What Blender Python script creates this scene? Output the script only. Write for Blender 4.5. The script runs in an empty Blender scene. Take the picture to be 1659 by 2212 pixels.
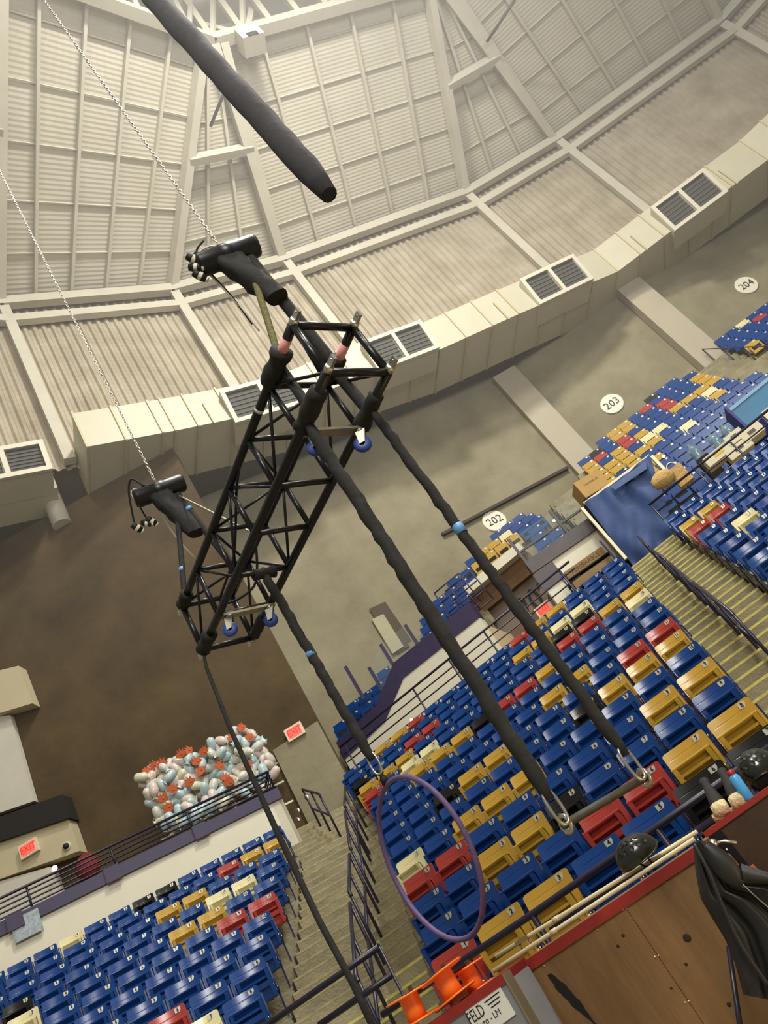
import bpy, bmesh, math, random
import numpy as np
from mathutils import Vector, Matrix

# ------------------------------------------------------------------ camera, world, lights, exposure
PITCH, ROLL, FPX = math.radians(29.364), math.radians(34.626), 1661.03
SC = bpy.context.scene
COL = SC.collection
cp_, sp_, cr_, sr_ = math.cos(PITCH), math.sin(PITCH), math.cos(ROLL), math.sin(ROLL)
cam_d = bpy.data.cameras.new('camera')
cam_d.sensor_fit = 'HORIZONTAL'; cam_d.sensor_width = 36.0
cam_d.lens = 36.0 * FPX / 1659.0
cam_d.clip_start = 0.05; cam_d.clip_end = 400
cam = bpy.data.objects.new('camera', cam_d); COL.objects.link(cam)
cam.matrix_world = Matrix(((cr_, sr_, 0, 0), (sr_ * sp_, -cr_ * sp_, -cp_, 0), (-sr_ * cp_, cr_ * cp_, -sp_, 0), (0, 0, 0, 1)))
SC.camera = cam
SC.view_settings.view_transform = 'Standard'
SC.view_settings.look = 'None'
SC.view_settings.gamma = 1.0
SC.view_settings.use_curve_mapping = False
SC.view_settings.exposure = -0.12
world = bpy.data.worlds.new('arena_air'); SC.world = world
world.use_nodes = True
bg = world.node_tree.nodes['Background']
bg.inputs[0].default_value = (1.0, 0.95, 0.86, 1); bg.inputs[1].default_value = 0.27

def area_light(name, loc, target, size, power, col=(1.0, 0.96, 0.87), size_y=None):
    l = bpy.data.lights.new(name, 'AREA'); l.energy = power; l.color = col
    l.shape = 'RECTANGLE'; l.size = size; l.size_y = size_y or size
    o = bpy.data.objects.new(name, l); COL.objects.link(o)
    o.location = loc
    o.rotation_euler = (Vector(target) - Vector(loc)).to_track_quat('-Z', 'Y').to_euler()
    return o
LIGHTS_HERE = True
area_light('arena_floodlight', (9, 8, 27.5), (2, 16, 2), 2.2, 5800)
area_light('arena_floodlight', (14, 3, 27.0), (6, 20, 6), 2.5, 1800)
area_light('arena_floodlight', (4, -2, 26.0), (-4, 14, 4), 2.5, 1800)
area_light('roof_fill', (14, 2, 13), (6, 18, 27), 6.0, 1500, (0.95, 0.97, 1.0))  # unseen lamp added to lighten and even out the roof
area_light('seat_fill', (4, -6, 10), (0, 12, 2.5), 4.0, 1700)  # unseen frontal lamp added to brighten the seats
area_light('work_light', (2.6, 2.2, -1.0), (2.6, 4.9, -.75), .35, 30, (1.0, 0.66, 0.36))

# ------------------------------------------------------------------ frames measured for the place (camera at the origin, metres)
def frame(deg):
    t = math.radians(deg)
    return Vector((math.cos(t), math.sin(t), 0)), Vector((-math.sin(t), math.cos(t), 0))
EC, NC = frame(-13.79)
EL, NL = frame(28.03)
ER, NR = frame(-12.67)
T, H = 0.60357, 0.3193
FLOOR = -1.6
def ray(x, y):
    dx, dy = x - 829.5, y - 1106.0
    u = cr_ * dx - sr_ * dy; v = -sr_ * dx - cr_ * dy
    return Vector((u, FPX * cp_ - v * sp_, FPX * sp_ + v * cp_))
def onb(x, y, b, n=None):              # point of a vertical plane n.P = b
    n = n or NC
    d = ray(x, y); return d * (b / d.dot(n))
def onz(x, y, z):                      # point of the level plane at height z
    d = ray(x, y); return d * (z / d.z)
def onpl(x, y, p0, n):
    d = ray(x, y); return d * (Vector(p0).dot(n) / d.dot(n))
def C(a, b, z): return EC * a + NC * b + Vector((0, 0, z))
def toC(P): return P.dot(EC), P.dot(NC), P.z
def proj(P):
    u = P.x; fw = P.y * cp_ + P.z * sp_; v = -P.y * sp_ + P.z * cp_
    if fw < .05: return (-9999, -9999)
    u, v = u / fw * FPX, v / fw * FPX
    return (829.5 + cr_ * u - sr_ * v, 1106 - sr_ * u - cr_ * v)
def seen(P, m=60):
    x, y = proj(P); return -m < x < 1659 + m and -m < y < 2212 + m

# ------------------------------------------------------------------ materials
def lin(c): return tuple(((v / 255) / 12.92 if v <= 10 else ((v / 255 + .055) / 1.055) ** 2.4) for v in c)
MATS = {}
def mat(name, rgb, rough=.5, metal=0, noise=0, scale=6, bump=0, bscale=40, emit=0, spec=.5, alpha=1, trans=0, rgb2=None, detail=6, stretch=None):
    if name in MATS: return MATS[name]
    m = bpy.data.materials.new(name); m.use_nodes = True; MATS[name] = m
    nt = m.node_tree; b = nt.nodes['Principled BSDF']
    c = lin(rgb)
    b.inputs['Base Color'].default_value = (*c, 1); b.inputs['Roughness'].default_value = rough
    b.inputs['Metallic'].default_value = metal; b.inputs['Specular IOR Level'].default_value = spec
    if alpha < 1: b.inputs['Alpha'].default_value = alpha
    if trans: b.inputs['Transmission Weight'].default_value = trans
    if emit:
        b.inputs['Emission Color'].default_value = (*c, 1); b.inputs['Emission Strength'].default_value = emit
    if noise or bump:
        tc = nt.nodes.new('ShaderNodeTexCoord'); mp = nt.nodes.new('ShaderNodeMapping')
        nt.links.new(tc.outputs['Object'], mp.inputs[0])
        if stretch: mp.inputs['Scale'].default_value = stretch
    if noise:
        n = nt.nodes.new('ShaderNodeTexNoise'); n.inputs['Scale'].default_value = scale; n.inputs['Detail'].default_value = detail
        n.inputs['Roughness'].default_value = .62
        nt.links.new(mp.outputs[0], n.inputs['Vector'])
        r = nt.nodes.new('ShaderNodeValToRGB')
        c2 = lin(rgb2) if rgb2 else tuple(v * (1 - noise) for v in c)
        c1 = c if rgb2 else tuple(min(1, v * (1 + noise * .5)) for v in c)
        r.color_ramp.elements[0].position = .3; r.color_ramp.elements[1].position = .7
        r.color_ramp.elements[0].color = (*c2, 1); r.color_ramp.elements[1].color = (*c1, 1)
        nt.links.new(n.outputs['Fac'], r.inputs[0]); nt.links.new(r.outputs[0], b.inputs['Base Color'])
    if bump:
        n2 = nt.nodes.new('ShaderNodeTexNoise'); n2.inputs['Scale'].default_value = bscale; n2.inputs['Detail'].default_value = 4
        nt.links.new(mp.outputs[0], n2.inputs['Vector'])
        bp = nt.nodes.new('ShaderNodeBump'); bp.inputs['Strength'].default_value = bump; bp.inputs['Distance'].default_value = .05
        nt.links.new(n2.outputs['Fac'], bp.inputs['Height']); nt.links.new(bp.outputs[0], b.inputs['Normal'])
    return m
M_CONC = mat('concrete_stair', (146, 137, 108), .85, 0, .35, 2.2, .3, 30)
M_CWALL = mat('concrete_wall', (152, 144, 117), .9, 0, .22, .55, .25, 6, rgb2=(124, 116, 92), detail=9)
M_BROWN = mat('sprayed_brown_wall', (92, 75, 46), .95, 0, .3, .5, .6, 2.0, rgb2=(62, 49, 29), detail=10)
M_WHITE = mat('cream_white_paint', (220, 214, 192), .55, 0, .05, 1.2)
M_PURP = mat('dark_purple_paint', (54, 44, 78), .5, 0, .15, 8)
M_PURPR = mat('purple_rail_paint', (32, 28, 50), .38, 0, .12, 9)
M_GREYP = mat('grey_cap_paint', (88, 82, 84), .6, 0, .15, 4)
M_ROOF = mat('roof_panel_paint', (198, 192, 175), .75, 0, .14, .5, rgb2=(184, 177, 158), detail=8)
M_CORR = mat('corrugated_wall_panel', (178, 168, 148), .8, 0, .3, .8, .2, 5, rgb2=(146, 134, 112), detail=9)
M_BEAM = mat('roof_steel_paint', (192, 186, 168), .6, 0, .1, .8)
M_DUCT = mat('duct_sheet_metal', (190, 184, 160), .5, 0, .07, .7)
M_DUCTR = mat('duct_flange', (186, 174, 138), .5)
M_DARK = mat('dark_gap', (26, 23, 20), .9)
M_GRILL = mat('grille_grey', (74, 72, 66), .7, 0)
M_YEL = mat('yellow_nosing', (206, 196, 112), .7, 0, .3, 9)
M_WORN = mat('worn_nosing', (160, 151, 112), .8, 0, .35, 9)
M_BLACK = mat('black_rubber', (18, 18, 18), .6)
M_STEEL = mat('bright_steel', (200, 196, 184), .28, 1)
M_PLATE = mat('number_plate_silver', (206, 204, 190), .4, .25)
M_INK = mat('black_ink', (18, 18, 20), .6)
SEATC = {'B': ('blue', (16, 62, 128)), 'Y': ('yellow', (190, 152, 58)), 'R': ('red', (168, 62, 54)), 'W': ('cream white', (226, 216, 166)), 'K': ('black', (24, 24, 22))}
M_SEAT = {k: mat('seat_plastic_' + v[0].replace(' ', '_'), v[1], .24, 0, .06, 5, spec=.5) for k, v in SEATC.items()}
M_FRAME = mat('seat_standard_blue', (16, 34, 84), .35, .1)

# ------------------------------------------------------------------ mesh builder
class MB:
    def __init__(s): s.v = []; s.f = []; s.mi = []; s.mats = []; s.cur = 0; s.sm = []
    def use(s, m):
        if m not in s.mats: s.mats.append(m)
        s.cur = s.mats.index(m); return s
    def add(s, vs, fs, smooth=False):
        o = len(s.v); s.v += [tuple(p) for p in vs]
        for f in fs: s.f.append([i + o for i in f]); s.mi.append(s.cur); s.sm.append(smooth)
        return s
    def box(s, c, ax, ay, az):          # centre, three half vectors
        c, ax, ay, az = map(Vector, (c, ax, ay, az)); vs = []
        for k in (-1, 1):
            for j in (-1, 1):
                for i in (-1, 1): vs.append(c + ax * i + ay * j + az * k)
        fl = [[0, 2, 3, 1], [4, 5, 7, 6], [0, 1, 5, 4], [2, 6, 7, 3], [0, 4, 6, 2], [1, 3, 7, 5]]
        if ax.cross(ay).dot(az) < 0: fl = [f[::-1] for f in fl]
        return s.add(vs, fl)
    def bx(s, x0, x1, y0, y1, z0, z1, fr=None):
        e, n, z = fr or (Vector((1, 0, 0)), Vector((0, 1, 0)), Vector((0, 0, 1)))
        return s.box(e * (x0 + x1) / 2 + n * (y0 + y1) / 2 + z * (z0 + z1) / 2, e * (x1 - x0) / 2, n * (y1 - y0) / 2, z * (z1 - z0) / 2)
    def cbox(s, x0, x1, y0, y1, z0, z1): return s.bx(x0, x1, y0, y1, z0, z1, (EC, NC, Vector((0, 0, 1))))
    def beam(s, p, q, w, h, up=(0, 0, 1)):   # square section bar between two points
        p, q = Vector(p), Vector(q); d = (q - p)
        up = Vector(up); x = d.cross(up)
        if x.length < 1e-6: x = d.cross(Vector((1, 0, 0)))
        x.normalize(); u = x.cross(d).normalized()
        return s.box((p + q) / 2, d / 2, x * w / 2, u * h / 2)
    def tube(s, pts, r, n=8, closed=False, cap=True, smooth=True):
        pts = [Vector(p) for p in pts]; m = len(pts)
        rs = r if isinstance(r, (list, tuple)) else [r] * m
        vs = []; prev = None
        for i, p in enumerate(pts):
            if closed: t = pts[(i + 1) % m] - pts[i - 1]
            else: t = pts[min(i + 1, m - 1)] - pts[max(i - 1, 0)]
            t.normalize()
            if prev is None:
                a = Vector((0, 0, 1)) if abs(t.z) < .9 else Vector((1, 0, 0))
                x = t.cross(a).normalized()
            else: x = (prev - t * prev.dot(t)).normalized()
            prev = x; y = t.cross(x)
            for k in range(n):
                an = 2 * math.pi * k / n; vs.append(p + (x * math.cos(an) + y * math.sin(an)) * rs[i])
        fs = []
        for i in range(m if closed else m - 1):
            j = (i + 1) % m
            for k in range(n):
                k2 = (k + 1) % n; fs.append([i * n + k, i * n + k2, j * n + k2, j * n + k])
        s.add(vs, fs, smooth)
        if cap and not closed:
            o = len(s.v) - len(vs)
            s.f.append([o + k for k in range(n)][::-1]); s.mi.append(s.cur); s.sm.append(False)
            s.f.append([o + (m - 1) * n + k for k in range(n)]); s.mi.append(s.cur); s.sm.append(False)
        return s
    def prism(s, poly, d):               # polygon (list of points) extruded along d
        poly = [Vector(p) for p in poly]; d = Vector(d); n = len(poly)
        nrm = Vector((0, 0, 0))
        for i in range(n): nrm += poly[i].cross(poly[(i + 1) % n])
        if nrm.dot(d) > 0: poly = poly[::-1]
        vs = poly + [p + d for p in poly]
        fs = [list(range(n)), list(range(2 * n - 1, n - 1, -1))] + [[i, i + n, (i + 1) % n + n, (i + 1) % n] for i in range(n)]
        return s.add(vs, fs)
    def lathe(s, prof, origin, axis, n=20, smooth=True):   # prof: (radius, along)
        o = Vector(origin); t = Vector(axis).normalized()
        a = Vector((0, 0, 1)) if abs(t.z) < .9 else Vector((1, 0, 0))
        x = t.cross(a).normalized(); y = t.cross(x); vs = []; m = len(prof)
        for r, h in prof:
            for k in range(n):
                an = 2 * math.pi * k / n; vs.append(o + t * h + (x * math.cos(an) + y * math.sin(an)) * r)
        fs = [[i * n + k, i * n + (k + 1) % n, (i + 1) * n + (k + 1) % n, (i + 1) * n + k] for i in range(m - 1) for k in range(n)]
        return s.add(vs, fs, smooth)
    def grid(s, P, smooth=True, close_u=False):            # P[i][j] points
        m, n = len(P), len(P[0]); vs = [p for r in P for p in r]
        fs = [[i * n + j, i * n + (j + 1) % n, ((i + 1) % m) * n + (j + 1) % n, ((i + 1) % m) * n + j] for i in range(m if close_u else m - 1) for j in range(n - 1)]
        return s.add(vs, fs, smooth)
    def mesh(s, name, m=None, org=None):
        me = bpy.data.meshes.new(name)
        v = s.v
        if org is not None: v = [(p[0] - org[0], p[1] - org[1], p[2] - org[2]) for p in s.v]
        me.from_pydata(v, [], s.f)
        ms = s.mats or [m]
        for q in ms: me.materials.append(q)
        me.polygons.foreach_set('material_index', s.mi); me.polygons.foreach_set('use_smooth', s.sm)
        me.update(); return me
    def build(s, name, m=None, parent=None, org=None):
        if org is None:
            if parent is not None: org = parent.matrix_basis.translation if parent.get('org') else (0, 0, 0)
            else:
                v = np.array(s.v); org = ((v[:, 0].min() + v[:, 0].max()) / 2, (v[:, 1].min() + v[:, 1].max()) / 2, v[:, 2].min())
        o = bpy.data.objects.new(name, s.mesh(name, m, org)); COL.objects.link(o)
        if parent is not None:
            o.parent = parent
            if parent.get('org'):
                pass
        else: o.location = org; o['org'] = 1
        return o
def tag(o, label=None, cat=None, group=None, kind=None):
    if label: o['label'] = label
    if cat: o['category'] = cat
    if group: o['group'] = group
    if kind: o['kind'] = kind
    return o
def empty(name, loc=(0, 0, 0), label=None, cat=None, group=None):
    o = bpy.data.objects.new(name, None); COL.objects.link(o); o.location = loc; o['org'] = 1
    o.empty_display_size = .1
    return tag(o, label, cat, group)
def part(name, mb, m, parent, label=None):
    """mb is in world coordinates; parent may be an empty, a mesh thing or one of its parts."""
    org = Vector((0, 0, 0)); p = parent
    while p is not None: org += p.matrix_basis.translation; p = p.parent
    o = bpy.data.objects.new(name, mb.mesh(name, m, org)); COL.objects.link(o); o.parent = parent
    if label: o['label'] = label
    return o
def struct(name, mb, m=None):
    o = mb.build(name, m); o['kind'] = 'structure'; return o
def tri_text(txt, size, name, depth=.004, bold=0):
    cu = bpy.data.curves.new(name, 'FONT'); cu.body = txt; cu.size = size; cu.align_x = 'CENTER'; cu.align_y = 'CENTER'
    cu.extrude = depth; cu.resolution_u = 2; cu.offset = bold
    o = bpy.data.objects.new(name, cu); COL.objects.link(o)
    me = bpy.data.meshes.new_from_object(o.evaluated_get(bpy.context.evaluated_depsgraph_get()))
    bpy.data.objects.remove(o); bpy.data.curves.remove(cu); me.name = name
    me.materials.clear(); me.materials.append(M_INK)
    return me
def text_on(txt, size, c, xdir, zdir, parent, name='lettering', m=None, depth=.004, sx=1.0):
    me = tri_text(txt, size, name, depth)
    if m: me.materials.clear(); me.materials.append(m)
    x = Vector(xdir).normalized(); z = Vector(zdir).normalized(); y = x.cross(z)   # text normal = x cross z
    Mx = Matrix(((x.x * sx, z.x, y.x, c[0]), (x.y * sx, z.y, y.y, c[1]), (x.z * sx, z.z, y.z, c[2]), (0, 0, 0, 1)))
    me.transform(Mx)
    org = Vector((0, 0, 0)); p = parent
    while p is not None: org += p.matrix_basis.translation; p = p.parent
    me.transform(Matrix.Translation(-org))
    o = bpy.data.objects.new(name, me); COL.objects.link(o); o.parent = parent
    return o
RND = random.Random(7)

# ------------------------------------------------------------------ seating tiers (fitted to the seat plates)
OC, OL, OR = Vector((-2.262, 8.290, .258)), Vector((-7.839, 7.706, 1.142)), Vector((3.515, 10.899, 2.388))
offC = [0.0, -0.237, -0.472, -0.763, -1.027, -1.283, -1.573, -1.849, -2.104, -2.412, -2.751, -3.108, -3.473, -3.842, -4.212]
sC = [0.57, 0.524, 0.49, 0.52, 0.494, 0.468, 0.493, 0.477, 0.457, 0.479, 0.468, 0.491, 0.482, 0.508, 0.497]
nC = [8, 8, 9, 9, 10, 11, 11, 12, 13, 13, 14, 14, 15, 15, 16]
offL = [0.0, 0.005, -0.043, -0.104, -0.131, -0.11, -0.197, -0.199, 0.174, 0.175]
sL = [0.487, 0.514, 0.486, 0.465, 0.491, 0.465, 0.45, 0.466, 0.456, 0.432]
nL = [8, 8, 9, 10, 10, 11, 12, 12, 12, 13]
offR = [0.0, 0.019, 0.016, 0.017, 0.003, -0.009, -0.025, -0.034]
sR = [0.498, 0.446, 0.436, 0.421, 0.42, 0.416, 0.413, 0.411]
PLX, PLZ = .137, .757            # where the number plate sits on a seat
class Sec:
    def __init__(s, name, O, e, n, rows): s.name, s.O, s.e, s.n, s.rows = name, O, e, n, rows   # rows: {r:(off,s,i0,i1)}
    def plate(s, r, i):
        off, sp, _, _ = s.rows[r]
        return s.O + s.e * (off + sp * i) + s.n * (T * r) + Vector((0, 0, H * r))
    def seat(s, r, i): return s.plate(r, i) - s.e * PLX - Vector((0, 0, PLZ))
    def edge(s, r, side):            # a of the tread's end, measured along e from O
        off, sp, i0, i1 = s.rows[r]
        return off + sp * (i0 - .42) - PLX if side < 0 else off + sp * (i1 + .42) - PLX
    def z(s, r): return s.O.z + H * r - PLZ
    def P(s, a, r, dn, z): p = s.O + s.e * a + s.n * (T * r + dn); return Vector((p.x, p.y, z))
rowsC = {r: (offC[r], sC[r], 1, nC[r]) for r in range(15)}
rowsL = {r: (offL[r], sL[r], -6, nL[r]) for r in range(10)}
rowsL[-1] = (0.0, .50, -1, 7); rowsL[-2] = (0.0, .50, 0, 7)
rowsR = {r: (offR[r], sR[r], 1, 9) for r in range(8)}
for r in (-1, -2, -3): rowsR[r] = (0.0, .47, 1, 6)
SECC, SECL, SECR = Sec('centre', OC, EC, NC, rowsC), Sec('left', OL, EL, NL, rowsL), Sec('right', OR, ER, NR, rowsR)
for S in (SECC, SECL, SECR):
    base = None
    for r in sorted(S.rows):
        z = S.z(r); a0, a1 = S.edge(r, -1), S.edge(r, 1)
        mb = MB(); q = [S.P(a0, r, -.42, z), S.P(a1, r, -.42, z), S.P(a1, r, .19, z), S.P(a0, r, .19, z)]
        mb.prism(q, (0, 0, -.55))
        if base is None:
            base = struct('floor_' + S.name, mb, M_CONC)
        else: part('tread', mb, M_CONC, base)

# ------------------------------------------------------------------ stairs in the two aisles
def stair(name, steps, worn=99):              # steps: list of polygons (front edge first two points), each at its height
    base = None
    for kk, pieces in enumerate(steps):
        for q in pieces:
            mb = MB(); mb.prism(q, (0, 0, -.5))
            if base is None: base = struct(name, mb, M_CONC); t = base
            else: t = part('stair_tread', mb, M_CONC, base)
            f0, f1 = Vector(q[0]), Vector(q[1]); back = (Vector(q[3]) - f0).normalized() * .022
            nb = MB(); up = Vector((0, 0, .004)); fw = -back * .09
            nb.prism([f0 + fw + up, f1 + fw + up, f1 + back + up, f0 + back + up], (0, 0, -.03))
            part('nosing', nb, M_YEL if kk < worn else M_WORN, t, 'worn yellow edge strip' if kk < worn else 'rubbed pale edge strip')
    return base
def lerp(a, b, t): return a + (b - a) * t
steps = []
aR = lambda zz: (SECR.P(SECR.edge(0, -1) - .05, (zz - SECR.z(0)) / H, -.42, zz))
for k in range(-2, 33):
    rr = k / 2; r0 = max(0, min(14, int(math.floor(rr)))); z = SECC.z(0) + H * rr
    e0 = SECC.edge(r0, 1); e1 = SECC.edge(min(14, r0 + 1), 1); a = lerp(e0, e1, rr - math.floor(rr)) if 0 <= rr < 14 else e0
    A = SECC.P(a + .01, rr, -.42, z); Bq = aR(z)
    a2 = (Bq - SECC.O).dot(EC) - .02
    steps.append([[SECC.P(a + .01, rr, -.42, z), SECC.P(a2, rr, -.42, z), SECC.P(a2, rr, -.42 + T / 2 + .02, z), SECC.P(a + .01, rr, -.42 + T / 2 + .02, z)]])
stair('stair_right', steps)
steps = []
AISLE = []
for k in range(-4, 30):
    rr = k / 2; r0 = max(0, min(14, int(math.floor(rr)))); z = SECC.z(0) + H * rr
    e0 = SECC.edge(r0, -1); e1 = SECC.edge(min(14, r0 + 1), -1); a = lerp(e0, e1, rr - math.floor(rr)) if 0 <= rr < 14 else (e0 if rr > 0 else e0 + .2 * -rr)
    A = SECC.P(a - .01, rr, -.42, z)
    rl = (z - SECL.z(0)) / H; rl0 = max(-2, min(9, int(math.floor(rl))))
    f0 = SECL.edge(rl0, 1); f1 = SECL.edge(min(9, rl0 + 1), 1); al = lerp(f0, f1, rl - math.floor(rl)) if -2 <= rl < 9 else f0
    Bq = SECL.P(al + .01, rl, -.42, z)
    # the two front edges meet where the blocks turn
    d = EC.x * EL.y - EC.y * EL.x; w = Bq - A
    t = (w.x * EL.y - w.y * EL.x) / d
    M_ = A + EC * t
    if (M_ - A).length > (Bq - A).length or t > 0: M_ = (A + Bq) / 2
    AISLE.append((rr, z, M_.copy(), A.copy(), Bq.copy()))
    dC, dL = NC * (T / 2 + .02), NL * (T / 2 + .02); dm = (dC + dL) / 2 * 1.07
    steps.append([[M_, A, A + dC, M_ + dm], [Bq, M_, M_ + dm, Bq + dL]])
stair('stair_left', steps, 11)

# ------------------------------------------------------------------ arena seats
def seat_meshes():
    """local frame: x along the row, y away from the sitter's front, z up, origin on the tread under the backrest"""
    W, top, bot = .4555, .80, .44
    def bow(x): return .035 * (1 - (x / (W / 2)) ** 2)
    mb = MB(); nx = 10
    front, back = [], []
    zs = [bot, .5, .62, .712, .7155, .7195, .7235, .727, top - .03, top - .02, top - .009, top]
    for z in zs:
        fr, bk = [], []
        sh = 0
        if z > top - .031:
            q = (z - (top - .03)) / .03; sh = .03 * (1 - math.sqrt(max(0, 1 - q * q)))
        for i in range(nx + 1):
            x = (-W / 2 + sh) + (W - 2 * sh) * i / nx
            lean = (z - .44) * .16 + bow(x) - .035
            g = .004 if (abs(z - .7195) < .001 and 2 <= i <= nx - 3) else 0
            fr.append((x, lean + g, z)); bk.append((x, lean + .018, z))
        front.append(fr); back.append(bk)
    mb.grid(front); mb.grid([r[::-1] for r in back])
    rim = [r[0] for r in front] + front[-1][1:-1] + [r[-1] for r in front[::-1]] + front[0][::-1][1:-1]
    rimb = [r[0] for r in back] + back[-1][1:-1] + [r[-1] for r in back[::-1]] + back[0][::-1][1:-1]
    n = len(rim); mb.add(rim + rimb, [[i, i + n, (i + 1) % n + n, (i + 1) % n] for i in range(n)])
    mb.bx(-.15, -.11, .022, .05, .3, .56); mb.bx(.11, .15, .022, .05, .3, .56)
    backrest = mb
    # folded seat pan: top (front lip) at z .645, leaning forward, underside towards the viewer
    mp = MB(); Wp = .415
    def pan(x, h, d):                 # h 0..1 from hinge to lip, d offset forward
        z = .30 + .345 * h; y = -.075 - .055 * h - .02 * (1 - (2 * x / Wp) ** 2) * h * -1
        return (x, y - d, z)
    nx = 8
    G = []
    for h, d in ((0, .0), (.0, .05), (.12, .052), (.9, .03), (.93, .07), (.985, .074), (1.0, .046), (1.0, .012), (.95, .0), (.5, -.012), (0, .0)):
        G.append([pan(-Wp / 2 + Wp * i / nx, h, d) for i in range(nx + 1)])
    mp.grid([r[::-1] for r in G])
    for sx in (0, nx):                # side walls
        col = [r[sx] for r in G[:-1]]; mp.add(col, [list(range(len(col))) if sx == 0 else list(range(len(col)))[::-1]])
    # raised frame and ribs of the underside
    def rib(x0, x1, h0, h1, t=.034):
        vs = []
        for d in (.05, .058 + t):
            for (x, h) in ((x0, h0), (x1, h0), (x1, h1), (x0, h1)): vs.append(pan(x, h, d))
        mp.add(vs, [[4, 5, 6, 7], [0, 4, 7, 3], [1, 2, 6, 5], [3, 7, 6, 2], [0, 1, 5, 4]])
    rib(-Wp / 2 + .008, -Wp / 2 + .05, .02, .93); rib(Wp / 2 - .05, Wp / 2 - .008, .02, .93)
    rib(-Wp / 2 + .05, Wp / 2 - .05, .40, .57, .03); rib(-Wp / 2 + .05, Wp / 2 - .05, .67, .745, .022)
    for sx in (-1, 1):                # hinge bosses
        mp.lathe([(.0, -.02), (.03, -.02), (.03, .02), (.0, .02)], (sx * .205, -.085, .36), (1, 0, 0), 8)
    mfs = []
    for sx in (-1, 1):                # cast standards either side
        mf = MB(); mfs.append(mf)
        x = sx * .238
        prof = [(-.02, 0), (.09, 0), (.05, .06), (.045, .3), (.075, .52), (.06, .70), (.035, .70), (.02, .5), (-.07, .44), (-.105, .40), (-.10, .345), (-.02, .32), (.0, .06)]
        mf.prism([(x - .009, y, z) for y, z in prof], (.018, 0, 0))
        mf.bx(x - .03, x + .03, -.05, .12, 0, .012)
        mf.lathe([(0, -.016), (.017, -.016), (.017, .016), (0, .016)], (x, -.075, .39), (1, 0, 0), 8)
    mbolt = MB()
    for sx in (-1, 1):
        mbolt.lathe([(.0, -.006), (.014, -.004), (.014, .012), (0, .012)], (sx * .2, -.155, .42), (0, -1, 0), 6)
        mbolt.lathe([(.0, -.005), (.011, -.004), (.011, .01), (0, .01)], (sx * .238, -.11, .385), (0, -1, 0), 6)
    y0 = (.757 - .44) * .16 + bow(PLX) - .035
    ml = MB(); ml.bx(PLX - .036, PLX + .036, y0 - .008, y0 + .006, .757 - .026, .757 + .026)
    return backrest, mp, mfs, mbolt, ml, y0
b_, p_, f_, k_, l_, PY = seat_meshes()
ME_BACK = {c: b_.mesh('backrest', M_SEAT[c]) for c in SEATC}
ME_PAN = {c: p_.mesh('seat_pan', M_SEAT[c]) for c in SEATC}
ME_FRAME = [q.mesh('standard', M_FRAME) for q in f_]; ME_BOLT = k_.mesh('bolts', M_STEEL)
ME_PLATE = l_.mesh('number_plate', M_PLATE)
ME_NUM = {}
def num_mesh(i):
    if i not in ME_NUM:
        me = tri_text(str(i), .056, 'numeral', .0015, .0022)
        me.transform(Matrix(((.85, 0, 0, PLX), (0, 0, -1, PY - .0095), (0, 1, 0, .757), (0, 0, 0, 1)))); ME_NUM[i] = me
    return ME_NUM[i]
# colours that are not blue, seat by seat
NB = {('C', 0): 'RYYBBKKB', ('C', 1): 'BBBBRRYY', ('C', 2): 'BBYYKBBBB', ('C', 3): 'RRBBBBBYY', ('C', 4): 'WBYYYBBBBB', ('C', 5): 'BBBBBBBKYYY', ('C', 6): 'BBKYYBBBBRR'}
NBPX = {'C': [('Y', 1204.9, 1486.8), ('Y', 1257.7, 1445.2), ('R', 1141, 1469.3), ('R', 1093.7, 1505.8), ('Y', 1182.6, 1438), ('K', 1048.8, 1540), ('Y', 1005, 1574.5), ('Y', 1151, 1386),
    ('K', 1111.6, 1376.2), ('R', 1142, 1374), ('Y', 1194.3, 1352.7), ('R', 1183.4, 1337.3), ('Y', 1181.8, 1321), ('Y', 1218.3, 1294), ('W', 1231, 1323.8), ('W', 1269, 1294.3), ('K', 1231.5, 1345), ('K', 1274, 1313),
    ('R', 1239.1, 1368), ('R', 1284, 1333.3), ('Y', 1330, 1298.4), ('Y', 1376, 1263), ('W', 1389, 1279), ('W', 821.4, 1607.3), ('W', 852.5, 1582.9), ('R', 877, 1558), ('R', 908.2, 1533.2), ('R', 907.9, 1578.4), ('R', 946.2, 1550.9),
    ('Y', 865.7, 1590), ('Y', 830.5, 1617.3), ('Y', 888.3, 1616.4), ('Y', 848.6, 1645.3), ('W', 902.4, 1629.6), ('W', 941.7, 1598.3), ('Y', 960.7, 1609.1), ('Y', 917.3, 1642.6), ('Y', 812, 1679), ('R', 821, 1699), ('K', 798, 1667)],
    'L': [('R', 385.1, 2180.6), ('R', 582, 1933), ('R', 517.2, 1971), ('Y', 473.4, 1963), ('Y', 413, 1996.8), ('W', 543, 1897.3), ('W', 486.2, 1924), ('K', 58.5, 2157.1), ('Y', 435.6, 1922.4), ('Y', 376.8, 1954.2),
    ('Y', 603.5, 1811.8), ('Y', 555, 1835.6), ('R', 507.2, 1861.5), ('K', 372, 1909.2), ('K', 322.3, 1935.1), ('W', 169, 2014.7), ('W', 72, 2188), ('R', 8, 2190), ('W', 529, 2250)],
    'R': [('R', 1520.1, 1122.7), ('R', 1562.9, 1089.8), ('Y', 1500.2, 1116.1), ('Y', 1539.6, 1085), ('W', 1620.1, 1105.5)]}
NUMW = 'zero one two three four five six seven eight nine ten eleven twelve thirteen fourteen fifteen sixteen seventeen eighteen nineteen twenty'.split()
ORD = ['first', 'second', 'third', 'fourth', 'fifth', 'sixth', 'seventh', 'eighth', 'ninth', 'tenth', 'eleventh', 'twelfth', 'thirteenth', 'fourteenth', 'fifteenth']
nseat = 0
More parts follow.
